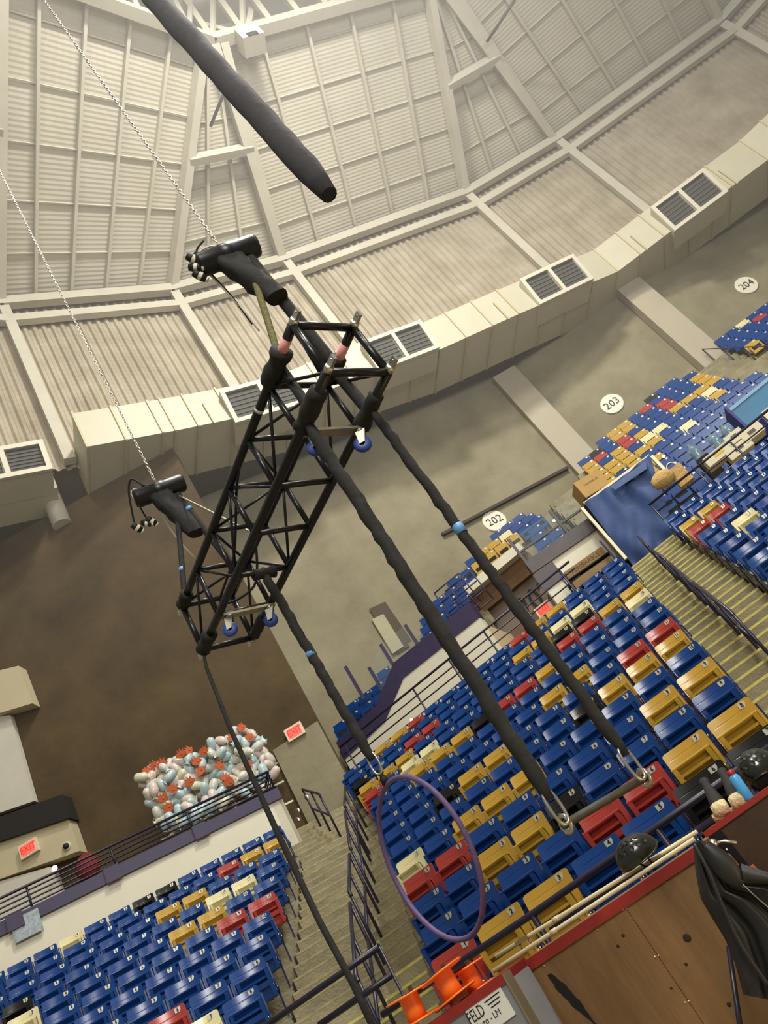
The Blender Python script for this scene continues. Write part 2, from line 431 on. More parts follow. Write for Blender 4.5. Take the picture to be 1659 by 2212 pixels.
for S, key in ((SECC, 'C'), (SECL, 'L'), (SECR, 'R')):
    pl = []
    for r in sorted(S.rows):
        for i in range(S.rows[r][2], S.rows[r][3] + 1):
            P = S.plate(r, i)
            if i >= 1 and seen(S.seat(r, i) + Vector((0, 0, .6)), 45): pl.append((r, i, proj(P)))
    colour = {}
    for (c, x, y) in NBPX[key]:
        cand = [(math.hypot(q[0] - x, q[1] - y), r, i) for r, i, q in pl if not (key, r) in NB]
        d, r, i = min(cand)
        colour[(r, i)] = c
    rows_seen = sorted({r for r, _, _ in pl})
    ang = math.atan2(S.e.y, S.e.x)
    for r, i, _ in pl:
        c = NB[(key, r)][i - 1] if (key, r) in NB else colour.get((r, i), 'B')
        num = i if i > 0 else i + 20
        cn = SEATC[c][0]
        o = empty('stadium_seat', S.seat(r, i))
        o.rotation_euler = (0, 0, ang)
        o.scale = (S.rows[r][1] / .508, 1, 1)
        tag(o, '%s folding seat with plate %s, %s row from the front of the %s block' % (cn, NUMW[num], ORD[rows_seen.index(r)], S.name), 'seat', 'folding seats of the %s block' % S.name)
        for nm, me in (('backrest', ME_BACK[c]), ('seat_pan', ME_PAN[c]), ('standard', ME_FRAME[0]), ('standard', ME_FRAME[1]), ('bolts', ME_BOLT), ('number_plate', ME_PLATE)):
            q = bpy.data.objects.new(nm, me); COL.objects.link(q); q.parent = o
            if nm == 'standard': q['label'] = 'dark blue cast side standards'
            if nm == 'bolts': q['kind'] = 'stuff'
            if nm == 'number_plate':
                q['label'] = 'silver number plate'
                t = bpy.data.objects.new('numeral', num_mesh(num)); COL.objects.link(t); t.parent = q
        nseat += 1
print('SEATS', nseat)

# ------------------------------------------------------------------ floor and the arena shell
mb = MB(); mb.bx(-60, 60, -30, 60, FLOOR - .2, FLOOR); struct('floor', mb, M_CONC)
Zv = Vector((0, 0, 1))
DECKZ = SECC.z(14)                     # concourse level behind the top row
ZB = 16.25                             # underside of the big duct
WALL = [C(-12.0, 18.0, 0), C(-4.0, 23.4, 0), C(.70, 26.4, 0), C(6.35, 27.7, 0), C(12.9, 30.3, 0), C(22, 31.6, 0)]
RING = [C(-15.5, 2, 0), C(-14.2, 9.0, 0), C(-11.1, 15.0, 0), C(-7.0, 19.8, 0), C(-3.1, 22.8, 0), C(4.7, 27.6, 0), C(9.4, 29.2, 0), C(18.3, 31.1, 0), C(25, 30, 0)]
ZR, ZI = 25.4, 29.0
def wall_piece(p, q, z0, z1, th=.3):
    p, q = Vector(p), Vector(q); d = (q - p).normalized(); out = Vector((-d.y, d.x, 0)) * th
    mb = MB(); a, b = p + Zv * z0, q + Zv * z0
    mb.prism([a, b, b + out, a + out], (0, 0, z1 - z0)); return mb
struct('wall_back', wall_piece(WALL[0], WALL[1], FLOOR, ZB + .3), M_CWALL)
wb = bpy.data.objects['wall_back']
for i in range(1, 5): part('wall_panel', wall_piece(WALL[i], WALL[i + 1], FLOOR, ZB + .3), M_CWALL, wb)
# dark strip, ledge shadow put into its colour, beside the disc 202
pa, pb = onpl(985, 1172, WALL[1], (WALL[1] - WALL[2]).cross(Zv)), onpl(1258, 1040, WALL[1], (WALL[1] - WALL[2]).cross(Zv))
M_SHADE = mat('ledge_shadow', (70, 62, 52), .9)
dW = (WALL[2] - WALL[1]).normalized(); oW = Vector((dW.y, -dW.x, 0))
q0, q1 = onpl(955, 1158, WALL[1], oW), onpl(1225, 1014, WALL[1], oW)
mb = MB(); mb.beam(q0 + oW * .05, q1 + oW * .05, .22, .1); struct('trim_1', mb, M_SHADE)

# pilasters
def pilaster(px_top, px_bot, width, depth, i):
    p0 = WALL[i]; az = ray(*px_bot); az = Vector((az.x, az.y, 0)).normalized()
    nrm = -az
    c = onz(px_top[0], px_top[1], ZB - .02); r = Vector((c.x, c.y, 0)).length
    base = az * (Vector((WALL[i].x, WALL[i].y, 0)).length)
    d = (WALL[i + 1] - WALL[i - 1]).normalized() if 0 < i else (WALL[1] - WALL[0]).normalized()
    o = Vector((d.y, -d.x, 0))
    mb = MB(); mb.box(base + o * depth / 2 + Zv * ((ZB + DECKZ) / 2), d * width / 2, o * depth / 2, Zv * (ZB - DECKZ) / 2)
    return mb
M_PIL = mat('pilaster_paint', (178, 168, 146), .7, 0, .08, .6)
struct('trim_2', pilaster((1080, 800), (1240, 985), 1.0, .42, 2), M_PIL)
struct('trim_3', pilaster((1385, 640), (1500, 755), 1.0, .42, 3), M_PIL)
# niche and stub pier as flat slabs, shade and light put into their colours
n1 = (WALL[1] - WALL[0]).normalized(); on1 = Vector((n1.y, -n1.x, 0))
def onw0(x, y, off=0): return onpl(x, y, WALL[0] + on1 * off, on1)
k0, k1, k2, k3 = onw0(797, 1316, .04), onw0(832, 1300, .04), onw0(893, 1390, .04), onw0(858, 1412, .04)
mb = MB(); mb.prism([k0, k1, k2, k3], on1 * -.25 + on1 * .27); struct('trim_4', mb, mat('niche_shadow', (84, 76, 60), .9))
k0, k1, k2, k3 = onw0(803, 1338, .1), onw0(828, 1326, .1), onw0(872, 1396, .1), onw0(848, 1412, .1)
mb = MB(); mb.prism([k0, k1, k2, k3], on1 * -.09); struct('trim_5', mb, mat('pier_lit', (172, 166, 136), .8, 0, .1, 1))

# section discs on the wall
def disc(px, txt, where, r=.42):
    best = None
    for i in range(5):
        d = (WALL[i + 1] - WALL[i]).normalized(); o = Vector((d.y, -d.x, 0)); P = onpl(px[0], px[1], WALL[i], o)
        t = (P - WALL[i]).dot(d)
        if 0 <= t <= (WALL[i + 1] - WALL[i]).length: best = (P, d, o)
    P, d, o = best
    mb = MB(); mb.lathe([(0, .0), (r, .0), (r, .035), (r * .96, .05), (0, .05)], P, o, 28, False)
    ob = mb.build('section_sign', mat('sign_disc_white', (232, 226, 206), .5))
    tag(ob, 'round white disc with black section number, the %s of three on the wall' % where, 'sign')
    text_on(txt, r * 1.0, P + o * .055, d, Zv, ob, 'numeral', sx=.95)
disc((1322, 873), '203', 'middle'); disc((1068, 1126), '202', 'leftmost'); disc((1612, 617), '204', 'rightmost')

# brown sprayed wall on the left, in front of the ring
BZ = 16.24
b0, b1 = onz(372, 968, BZ), onz(40, 1150, BZ); b0.z = b1.z = 0
dB = (b0 - b1).normalized(); oB = Vector((dB.y, -dB.x, 0))      # towards the viewer
if oB.dot(b0) > 0: oB = -oB
bl = b0 - dB * 16
mb = MB(); mb.prism([b0 + Zv * FLOOR, bl + Zv * FLOOR, bl - oB * .5 + Zv * FLOOR, b0 - oB * .5 + Zv * FLOOR], (0, 0, BZ - FLOOR))
struct('wall_left', mb, M_BROWN)
def onB(x, y, off=0): return onpl(x, y, b0 + oB * off, oB)
# bare concrete dado on the brown wall
u = onB(590, 1622, .03); v = onB(690, 1556, .03); w2 = b0 + oB * .03
mb = MB(); mb.prism([Vector((u.x, u.y, DECKZ)), u, Vector((w2.x, w2.y, v.z)), Vector((w2.x, w2.y, DECKZ))], oB * .05)
struct('baseboard_left', mb, M_CWALL)

# ring duct: sections with flanges
fr = [onz(x, y, ZB) for x, y in [(188, 965), (380, 930), (622, 880), (824, 795), (950, 755), (1121, 678), (1335, 586), (1435, 510), (1582, 402), (1659, 345), (1760, 250)]]
def offs(P, d):                         # outward offset of a polyline
    out = []
    for i, p in enumerate(P):
        t = (P[min(i + 1, len(P) - 1)] - P[max(i - 1, 0)]).normalized(); out.append(p + Vector((-t.y, t.x, 0)) * d)
    return out
duct = empty('ring_duct', (fr[3].x, fr[3].y, ZB), 'cream sheet metal air duct ringing the wall under the dome', 'duct')
DH = 1.45
def along(P, s):
    for i in range(len(P) - 1):
        l = (P[i + 1] - P[i]).length
        if s <= l or i == len(P) - 2: return P[i].lerp(P[i + 1], s / l), (P[i + 1] - P[i]).normalized()
        s -= l
tot = sum((fr[i + 1] - fr[i]).length for i in range(len(fr) - 1))
bk = offs(fr, 2.15)
nsec = 26
cum = [0]
for i in range(len(fr) - 1): cum.append(cum[-1] + (fr[i + 1] - fr[i]).length)
def at_s(P, s):
    for i in range(len(fr) - 1):
        if s <= cum[i + 1] + 1e-6 or i == len(fr) - 2:
            t = (s - cum[i]) / (cum[i + 1] - cum[i]); return P[i].lerp(P[i + 1], t)
cuts = sorted(set([tot * k / nsec for k in range(nsec + 1)]))
cuts = [c for c in cuts if min(abs(c - q) for q in cum[1:-1]) > .35] + cum[1:-1]; cuts.sort()
for k in range(len(cuts) - 1):
    a0, a1 = cuts[k] + .008, cuts[k + 1] - .008
    f0, f1, g0, g1 = at_s(fr, a0), at_s(fr, a1), at_s(bk, a0), at_s(bk, a1)
    mb = MB(); mb.prism([f0, f1, g1, g0], (0, 0, DH)); o = part('duct_section', mb, M_DUCT, duct)
    c, d0 = at_s(fr, cuts[k]), at_s(bk, cuts[k]); t = (f1 - f0).normalized(); ow = (d0 - c).normalized()
    fb = MB(); ctr = (c + d0) / 2 + Zv * DH / 2
    fb.box(c - ow * .02 + Zv * DH / 2, t * .03, ow * .03, Zv * (DH / 2 + .035)); fb.box((c + d0) / 2 - Zv * .02, t * .03, (d0 - c) / 2, Zv * .03)
    part('flange', fb, M_DUCTR, o)
# hanger straps on the front of the duct
for px in [(824, 780), (1250, 640), (1395, 540), (1590, 395), (455, 905), (1100, 690), (940, 757)]:
    d = ray(*px); best = min(((at_s(fr, tot * k / 400) - Vector((0, 0, 0))), tot * k / 400) for k in range(401) for _ in [0] if abs(math.atan2(at_s(fr, tot * k / 400).x, at_s(fr, tot * k / 400).y) - math.atan2(d.x, d.y)) < .012) if False else None
    ang = math.atan2(d.x, d.y); ks = min(range(401), key=lambda k: abs(math.atan2(at_s(fr, tot * k / 400).x, at_s(fr, tot * k / 400).y) - ang)); s = tot * ks / 400
    c, e_ = at_s(fr, s), at_s(bk, s); ow = (e_ - c).normalized(); t = Vector((ow.y, -ow.x, 0))
    hb = MB(); hb.box(c - ow * .05 + Zv * .42, t * .03, ow * .02, Zv * .5); part('hanger_strap', hb, M_DUCTR, duct)
# grille boxes riding on the duct
def vent(px, w=1.9, h=1.0, lab='', ref=None):
    d = ray(*px); ang = math.atan2(d.x, d.y)
    ks = min(range(801), key=lambda k: abs(math.atan2(at_s(fr, tot * k / 800).x, at_s(fr, tot * k / 800).y) - ang)); s = tot * ks / 800
    c, e_ = at_s(fr, s), at_s(bk, s); ow = (e_ - c).normalized(); t = Vector((ow.y, -ow.x, 0))
    c = c - ow * .25; z = d.z / math.hypot(d.x, d.y) * math.hypot(c.x, c.y)
    return vent_at(Vector((c.x, c.y, z)), t, ow, w, h, lab)
def vent_at(c, t, ow, w, h, lab):
    tilt = (Zv + ow * -.18).normalized(); nrm = t.cross(tilt).normalized()
    if nrm.dot(ow) > 0: nrm = -nrm
    v = empty('duct_grille', c, lab, 'vent', 'supply grilles on the ring duct')
    mb = MB(); mb.box(c + ow * .55, t * (w / 2), ow * .5, tilt * (h / 2 - .02)); part('plenum_box', mb, M_DUCT, v)
    for k, (cx, cz, hx, hz) in enumerate([(0, h / 2 - .06, w / 2, .07), (0, -h / 2 + .06, w / 2, .07), (-w / 2 + .07, 0, .07, h / 2 - .13), (w / 2 - .07, 0, .07, h / 2 - .13), (0, 0, .07, h / 2 - .13)]):
        b_ = MB(); b_.box(c + t * cx + tilt * cz + nrm * .02, t * hx, nrm * .06, tilt * hz); part('grille_frame', b_, mat('grille_frame_white', (208, 202, 182), .5), v)
    for sx in (-1, 1):
        b_ = MB(); cx = sx * (w / 4 - .0)
        b_.box(c + t * cx - nrm * .03, t * (w / 4 - .1), nrm * .01, tilt * (h / 2 - .12)); g = part('grille_panel', b_, M_GRILL, v)
        b_ = MB()
        for k in range(7):
            zz = -h / 2 + .16 + (h - .32) * k / 6
            b_.box(c + t * cx + tilt * zz - nrm * .005, t * (w / 4 - .1), nrm * .012, tilt * .016)
        q = part('louvre_blades', b_, mat('louvre_grey', (84, 81, 74), .7), g); q['kind'] = 'stuff'
    return v
vent((566, 862), 2.6, 1.3, lab='duct grille box behind the middle of the hanging truss')
vent((858, 752), 2.4, 1.3, lab='duct grille box just right of the truss top end')
vent((1196, 611), 2.4, 1.3, lab='duct grille box above the pilaster left of disc 203')
vent((1482, 440), 2.4, 1.35, lab='duct grille box farthest right on the ring duct')
# the lower run of duct going off to the left
c0 = onz(20, 1002, ZB + .6); tL = (fr[1] - fr[0]).normalized(); oL_ = Vector((-tL.y, tL.x, 0))
cL = fr[0] - tL * 3.1 + oL_ * 1.6
vent_at(onpl(10, 1000, cL - oL_ * .9, oL_), tL, oL_, 2.3, 1.05, 'duct grille box at the left edge of the photo')
pb0 = onpl(95, 1040, cL, oL_)
mb = MB(); e1 = onpl(105, 1005, cL, oL_); mb.box(e1 - tL * 3 + oL_ * .6 - Zv * .45, tL * 3.0, oL_ * .6, Zv * .5)
o = mb.build('side_duct', M_DUCT); tag(o, 'short cream duct run left of the ring duct end', 'duct')
mb = MB(); s0 = onpl(108, 1068, cL + oL_ * .8, oL_); mb.tube([s0 + Zv * .1, s0 - Zv * 1.3], .28, 14)
o = mb.build('drain_pipe', M_BEAM); tag(o, 'short white pipe dropping behind the brown wall', 'pipe')

# corrugated wall ring, beams and ribs
corr = None
for i in range(1, len(RING) - 1):
    p, q = RING[i], RING[i + 1]; d = (q - p); L = d.length; d.normalize(); o = Vector((d.y, -d.x, 0))
    n = int(L / .31); pr = []
    for k in range(n):
        for (f, h) in ((0, 0), (.32, 0), (.5, .085), (.82, .085)):
            pr.append(p + d * (L * (k + f) / n) + o * h)
    pr.append(q)
    mb = MB(); lo = [v + Zv * (ZB + .9) for v in pr]; hi = [v + Zv * (ZR + .1) for v in pr]
    mb.grid([hi, lo], False)
    if corr is None: corr = struct('wall_ring', mb, M_CORR)
    else: part('corrugated_panel', mb, M_CORR, corr)
mb = MB()
for i in range(2, 7):
    pass
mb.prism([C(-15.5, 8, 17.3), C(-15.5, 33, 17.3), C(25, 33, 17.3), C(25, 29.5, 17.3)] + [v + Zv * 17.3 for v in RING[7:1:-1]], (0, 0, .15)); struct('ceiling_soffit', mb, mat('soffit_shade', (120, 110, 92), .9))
beams = None
CEN = C(12.5, 6.25, 0)
def inner(a, b, rad=15.5):
    m = (a + b) / 2 - CEN; return CEN + m.normalized() * rad
APEX = [inner(RING[1], RING[2], 15.6), inner(RING[3], RING[4]), inner(RING[5], RING[6]), inner(RING[7], RING[8])]
for i in range(1, len(RING) - 1):
    p, q = RING[i], RING[i + 1]; d = (q - p).normalized(); o = Vector((d.y, -d.x, 0))
    for k, (z, w, h, off) in enumerate(((ZR - .05, .30, .42, .36), (ZR - 1.0, .26, .36, .3))):
        mb = MB(); mb.beam(p + o * off + Zv * z, q + o * off + Zv * z, w, h)
        if beams is None: beams = struct('trim_6', mb, M_BEAM)
        else: part('ring_beam', mb, M_BEAM, beams)
    mb = MB(); m_ = (p - CEN).normalized()
    mb.beam(p - m_ * .3 + Zv * (ZB + 1.0), p - m_ * .3 + Zv * (ZR - .1), .3, .34, d); part('wall_column', mb, M_BEAM, beams)

def sl(p, a, z0=ZR + .05, z1=ZI): return p + Zv * z0, a + Zv * z1
roof = None
def panel(a, b, c, d):                  # quad facet with horizontal corrugation running along a-b
    global roof
    mb = MB(); n = 60; rows = []
    for k in range(n + 1):
        for h in ((0, .014) if k < n else (0,)):
            t = (k + (.5 if h else 0)) / n; l, r = a.lerp(d, t), b.lerp(c, t)
            rows.append([l + Zv * h, r + Zv * h])
    mb.grid(rows, False)
    if roof is None: roof = struct('ceiling', mb, M_ROOF)
    else: part('roof_panel', mb, M_ROOF, roof)
ribs = None
def rib(p, q, w, h, nm='roof_rib'):
    global ribs
    mb = MB(); mb.beam(p, q, w, h)
    if ribs is None: ribs = struct('trim_7', mb, M_BEAM)
    else: part(nm, mb, M_BEAM, ribs)
up = Zv * .42
bays = [(1, 2, 0, 0, 2), (2, 3, 0, 1, 5), (3, 4, 1, 1, 3), (4, 5, 1, 2, 5), (5, 6, 2, 2, 3), (6, 7, 2, 3, 5), (7, 8, 3, 3, 3)]
for i, j, ai, aj, n in bays:
    P0, Q0 = RING[i] + Zv * ZR, RING[j] + Zv * ZR; A0, B0 = APEX[ai] + Zv * ZI, APEX[aj] + Zv * ZI
    if ai == aj:
        m = ((RING[i] - RING[j]).normalized()); A0 = A0 + m * .35; B0 = B0 - m * .35
    for k in range(n):
        a, b = P0.lerp(Q0, k / n), P0.lerp(Q0, (k + 1) / n); d, c = A0.lerp(B0, k / n), A0.lerp(B0, (k + 1) / n)
        panel(a + up, b + up, c + up, d + up)
        if k: rib(a + Zv * .3, d + Zv * .3, .11, .2, 'rafter')
    rib(P0 + Zv * .05, A0 + Zv * .05, .30, .5)
    if ai == aj: rib(Q0 + Zv * .05, B0 + Zv * .05, .30, .5)
    for lv in ([.17, .34, .52, .7, .88] if ai != aj else [.2, .42, .68]):
        rib(P0.lerp(A0, lv) + Zv * .36, Q0.lerp(B0, lv) + Zv * .36, .035, .07, 'purlin')
    if ai == aj: rib(P0.lerp(A0, .56) - Zv * .05, Q0.lerp(B0, .56) - Zv * .05, .3, .4, 'cross_beam')
mb = MB(); mb.prism([CEN + Vector((math.cos(k * math.pi / 12), math.sin(k * math.pi / 12), 0)) * 16.5 + Zv * 33.2 for k in range(24)], (0, 0, .2)); part('roof_cap', mb, M_ROOF, roof)
# inner tension ring with its lattice and node box
IR = []
for i in range(len(APEX)):
    IR.append(APEX[i])
for i in range(len(IR) - 1):
    p, q = IR[i] + Zv * ZI, IR[i + 1] + Zv * ZI; nrm = (CEN + Zv * ZI - (p + q) / 2); nrm.z = 0; nrm.normalize()
    rib(p, q, .4, .45, 'ring_chord'); rib(p + Zv * 2.6 + nrm * .5, q + Zv * 2.6 + nrm * .5, .35, .4, 'ring_chord')
    for k in range(8):
        a = p.lerp(q, k / 8); rib(a, a + Zv * 2.6 + nrm * .5, .22, .22, 'ring_post')
        if k in (0, 6, 7, 1): rib(a, p.lerp(q, (k + 1) / 8) + Zv * 2.6 + nrm * .5, .16, .16, 'ring_brace')
P = onz(541, 88, ZI - .55)
nb = empty('beam_node_box', P, 'white steel junction box hanging at the inner roof ring', 'steel box')
mb = MB(); t = (IR[2] - IR[1]).normalized(); o = Vector((t.y, -t.x, 0))
mb.box(P, t * .42, o * .35, Zv * .42); bxo = part('casing', mb, M_BEAM, nb)
mb = MB(); mb.box(P - Zv * .3 + o * .36, t * .2, o * .02, Zv * .12); part('opening', mb, M_DARK, bxo)
mb = MB(); mb.beam(P + Zv * .3, P + Zv * 3.2 + t * 1.6, .22, .22); part('strut', mb, M_BEAM, nb)
mb = MB(); mb.beam(P + Zv * .3, P + Zv * 3.2 - t * 1.8, .22, .22); part('strut', mb, M_BEAM, nb)
# roof brace rods (dark) seen between the ribs
for (x0, y0, x1, y1) in ((490, 185, 455, 272), (1112, 0, 1052, 90)):
    P, Q = onz(x0, y0, 26.5), onz(x1, y1, 27.2)
    mb = MB(); mb.tube([P, Q], .06, 8); o = mb.build('brace_rod', M_GRILL)
    tag(o, 'thin dark brace rod under the dome ' + ('near the black beam' if x0 < 800 else 'at the top of the photo'), 'rod')

# ------------------------------------------------------------------ upper deck
DB0, DZ0 = 18.9, 5.1                   # first upper row (plate plane), level of its tread
TU, HU = .53, .44
def inside_wall(P, m=.35):
    for i in range(5):
        d = (WALL[i + 1] - WALL[i]).normalized(); o = Vector((d.y, -d.x, 0))
        if (P - WALL[i]).dot(o) < m: return False
    return True
def deck_z(r): return DZ0 + HU * r
def inner_cap():
    pass
WBP = 18.4
PORT = (onb(1035, 1334, 18.4), onb(1178, 1271, 18.4))
pa0, pa1 = toC(PORT[0])[0], toC(PORT[1])[0]
UMB = MB(); ucount = 0
UYE = [(1375, 1010, 60), (1310, 1030, 40), (1335, 925, 36), (1400, 960, 25), (1530, 830, 42), (1580, 790, 45), (1480, 870, 22), (1640, 770, 30), (1075, 1210, 34), (1105, 1180, 20), (1045, 1245, 26), (860, 1400, 20), (1420, 940, 14)]
URE = [(1300, 990, 10), (1360, 950, 12), (1395, 885, 14), (1440, 885, 12), (1545, 805, 9), (1345, 975, 9), (1130, 1210, 18), (700 + 130, 1360, 12), (740, 1500, 10), (752, 1520, 10), (1390, 1060, 10), (1175, 1080, 8), (1640, 690, 10), (1510, 905, 8), (820, 1375, 10)]
UWH = [(1405, 945, 9), (1430, 925, 9), (1340, 890, 8), (1310, 985, 9), (1290, 970, 8), (1395, 870, 8), (1560, 795, 9), (1490, 930, 8), (1540, 845, 9), (1610, 705, 7), (1640, 650, 10), (1095, 1165, 10), (1120, 1175, 10), (800, 1490, 8), (850, 1370, 8), (1450, 955, 8)]
def ucol(P):
    x, y = proj(P)
    for lst, c in ((UWH, 'W'), (URE, 'R'), (UYE, 'Y')):
        for (a, b, r) in lst:
            if math.hypot(x - a, y - b) < r:
                if c == 'Y' and RND.random() < .22: return 'B'
                return c
    return 'K' if RND.random() < .02 else 'B'
ZLIN = onb(1100, 1262, WBP + 2.0).z + .62
tread = None; st = None
def block(piv, e, n, z0, amin, amax, lo, aisles, rows, step0=0):
    """one block of the upper deck: rows along e, rising along n from the pivot"""
    global tread, st, ucount
    Q = lambda a, b, z: Vector((piv.x, piv.y, 0)) + e * a + n * b + Zv * z
    for r in range(rows):
        b = TU * r; z = z0 + HU * r
        a_ok = [a / 10 for a in range(int(amin * 10), int(amax * 10)) if inside_wall(Q(a / 10, b, 0), .0) and toC(Q(a / 10, b - .3, 0))[1] > 18.75 and not (pa0 - .1 < toC(Q(a / 10, b, 0))[0] < pa1 + .1 and z - .46 < ZLIN - .1)]
        if not a_ok: continue
        runs = [[a_ok[0], a_ok[0]]]
        for q in a_ok[1:]:
            if q - runs[-1][1] > .15: runs.append([q, q])
            runs[-1][1] = q
        for s0, s1 in runs:
            mb = MB(); mb.prism([Q(s0, b - .45, z), Q(s1, b - .45, z), Q(s1, b + TU - .43, z), Q(s0, b + TU - .43, z)], (0, 0, -.48))
            if tread is None: tread = struct('floor_upper', mb, M_CONC)
            else: part('tread', mb, M_CONC, tread)
        okset = set(round(q, 1) for q in a_ok)
        for a0, a1 in aisles:
            if not inside_wall(Q((a0 + a1) / 2, b, 0), .2) or toC(Q(a0, b - .75, 0))[1] < 18.8: continue
            mb = MB(); mb.prism([Q(a0, b - .68, z - HU / 2), Q(a1, b - .68, z - HU / 2), Q(a1, b - .44, z - HU / 2), Q(a0, b - .44, z - HU / 2)], (0, 0, -.42))
            if st is None: st = struct('stair_upper', mb, M_CONC)
            else: part('stair_tread', mb, M_CONC, st)
        a = min(a_ok) + .2 + (.07 * r) % .46
        while a < max(a_ok) - .2:
            P = Q(a, b, z)
            if all(not (u - .25 < a < v + .25) for u, v in aisles) and inside_wall(P, .3) and seen(P + Zv * .6, 20) and round(a - .2, 1) in okset and round(a + .2, 1) in okset:
                c = ucol(P + Zv * .6); ucount += 1
                UMB.use(M_SEAT[c])
                for (x0, x1, y0, y1, q0, q1) in ((-.215, .215, 0, .025, .46, .80), (-.2, .2, -.16, -.08, .30, .635)):
                    UMB.box(P + e * (x0 + x1) / 2 + n * (y0 + y1) / 2 + Zv * (q0 + q1) / 2, e * (x1 - x0) / 2, n * (y1 - y0) / 2, Zv * (q1 - q0) / 2)
                UMB.use(M_DARK); UMB.box(P - n * .162 + Zv * .47, e * .15, n * .003, Zv * .06)
                UMB.use(M_PLATE); UMB.box(P + e * .14 - n * .004 + Zv * .755, e * .032, n * .004, Zv * .024)
                UMB.use(M_FRAME); UMB.box(P + e * .228 + Zv * .33, e * .009, n * .05, Zv * .33)
                UMB.box(P + e * .228 - n * .03 + Zv * .02, e * .02, n * .09, Zv * .02)
            a += .46
no = lambda P: False
E2, N2 = frame(-13.79 + 9)
block(C(1.0, 18.9, 0), E2, N2, DZ0, -1.3, 22, no, [(-1.2, -.1), (5.6, 6.7), (13, 14)], 26)
E3, N3 = frame(-13.79 + 9)
block(C(-8, 18.55, 0), E3, N3, 5.95, 1.0, 7.3, no, [(.9, 1.7)], 15)
block(C(-8, 18.75, 0), E3, N3, 5.7, -4, 1.0, no, [], 14)
o = empty('deck_rail', Vector((C(1.0, 18.9, 0) + E2 * 5.7 + N2 * 5).to_tuple()[:2] + (DZ0 + HU * 9,)), 'dark rail posts along the far stair band of the upper deck', 'railing')
pv_ = C(1.0, 18.9, 0); prev = None
for r in range(6, 22, 2):
    q_ = pv_ + E2 * 6.6 + N2 * (TU * r - .2) + Zv * (DZ0 + HU * r - .2)
    if not inside_wall(q_, .2): break
    mb = MB(); mb.tube([q_, q_ + Zv * .95], .022, 6); part('post', mb, M_PURP, o)
    if prev: mb = MB(); mb.tube([prev + Zv * .95, q_ + Zv * .95], .02, 6); part('rail', mb, M_PURP, o)
    prev = q_
us = UMB.build('upper_deck_seats'); tag(us, 'small blue, yellow, red and cream folding seats filling the upper deck', 'seats', kind='stuff')
print('UPPER', ucount)
# ------------------------------------------------------------------ concourse, white front walls and the portal 202
mb = MB(); mb.cbox(-9.5, 22, SECC.O.dot(NC) + 14 * T + .19, 20.6, DECKZ - .4, DECKZ); struct('floor_concourse', mb, M_CONC)
WB = 18.4
def zat(x, y, b): return onb(x, y, b).z
ztop = zat(1035, 1334, WB)
A_ = lambda x, y, b=WB: toC(onb(x, y, b))[0]
aL0, aL1 = A_(871, 1465), pa0
zl = zat(831, 1559, WB)
# left white wall with its stepped purple coping
mb = MB()
poly = [C(A_(745, 1640), WB, DECKZ - .2), C(pa0, WB, DECKZ - .2), C(pa0, WB, ztop), C(aL0, WB, zat(871, 1465, WB)), C(A_(831, 1559), WB, zl), C(A_(745, 1640), WB, zat(735, 1640, WB))]
mb.prism(poly, NC * .35); wl = struct('wall_portal_left', mb, M_WHITE)
cop = [(745, 1640), (831, 1559), (871, 1465), (1035, 1334)]; wid = .42
for (p, q), hh in zip(zip(cop[:-1], cop[1:]), (.5, .5, .5)):
    P, Q = onb(*p, WB - .02), onb(*q, WB - .02)
    mb = MB(); mb.prism([P, Q, Q + Zv * hh, P + Zv * hh], NC * .4); part('coping', mb, M_PURP, wl, 'dark purple sloped coping')
mb = MB(); mb.cbox(pa0 - .02, pa0 + .03, WB + .02, WB + 2.1, DECKZ, ztop - .25); part('jamb', mb, mat('jamb_cream', (206, 186, 150), .6), wl)
# right white wall, turned a little towards the next block
EW, NW = frame(-13.79 + 13)
WP = onb(1153, 1239, WB); zr = WP.z
def onw(x, y, off=0): return onpl(x, y, WP + NW * off, NW)
wl_len = (onw(1352, 1108) - WP).dot(EW)
def Wp(a, d, z): p = WP + EW * a + NW * d; return Vector((p.x, p.y, z))
def wbox(a0, a1, d0, d1, z0, z1): return MB().prism([Wp(a0, d0, z0), Wp(a1, d0, z0), Wp(a1, d1, z0), Wp(a0, d1, z0)], (0, 0, z1 - z0))
wr = struct('wall_portal_right', wbox(0, wl_len, 0, .35, DECKZ - .2, zr), M_WHITE)
part('coping', wbox(-.02, wl_len, -.06, .4, zr, zr + .36), M_GREYP, wr, 'dark grey coping band')
# back wall of the portal
mb = MB(); mb.cbox(pa0 - .4, pa1 + .05, WB + 2.1, WB + 2.3, DECKZ - .2, ztop + .8); wp = struct('wall_portal', mb, mat('portal_taupe', (122, 106, 92), .75, 0, .12, .8))
zb1 = zat(1100, 1262, WB + 2.0)
mb = MB(); mb.cbox(pa0 - .4, pa1, WB + 1.9, WB + 2.12, zb1 - .2, zb1 + .38); part('soffit_board', mb, mat('brown_board', (112, 80, 44), .7, 0, .2, 3), wp, 'brown board across the head')
mb = MB(); mb.cbox(pa0 - .2, pa1, WB + 1.55, WB + 1.9, zb1 + .36, zb1 + .62); part('lintel', mb, M_WHITE, wp, 'cream lintel edge')
zlow = zat(1150, 1330, WB + 2.05)
mb = MB(); mb.cbox(pa0 - .4, pa1, WB + 2.0, WB + 2.12, DECKZ, zlow); part('dado', mb, mat('portal_brown_dado', (110, 84, 66), .7), wp, 'darker brown dado')
t2 = onb(1159, 1296, WB + 2.08)
text_on('202', .95, t2 + NC * -.02, EC, Zv, wp, 'numeral', sx=.8, depth=.01)
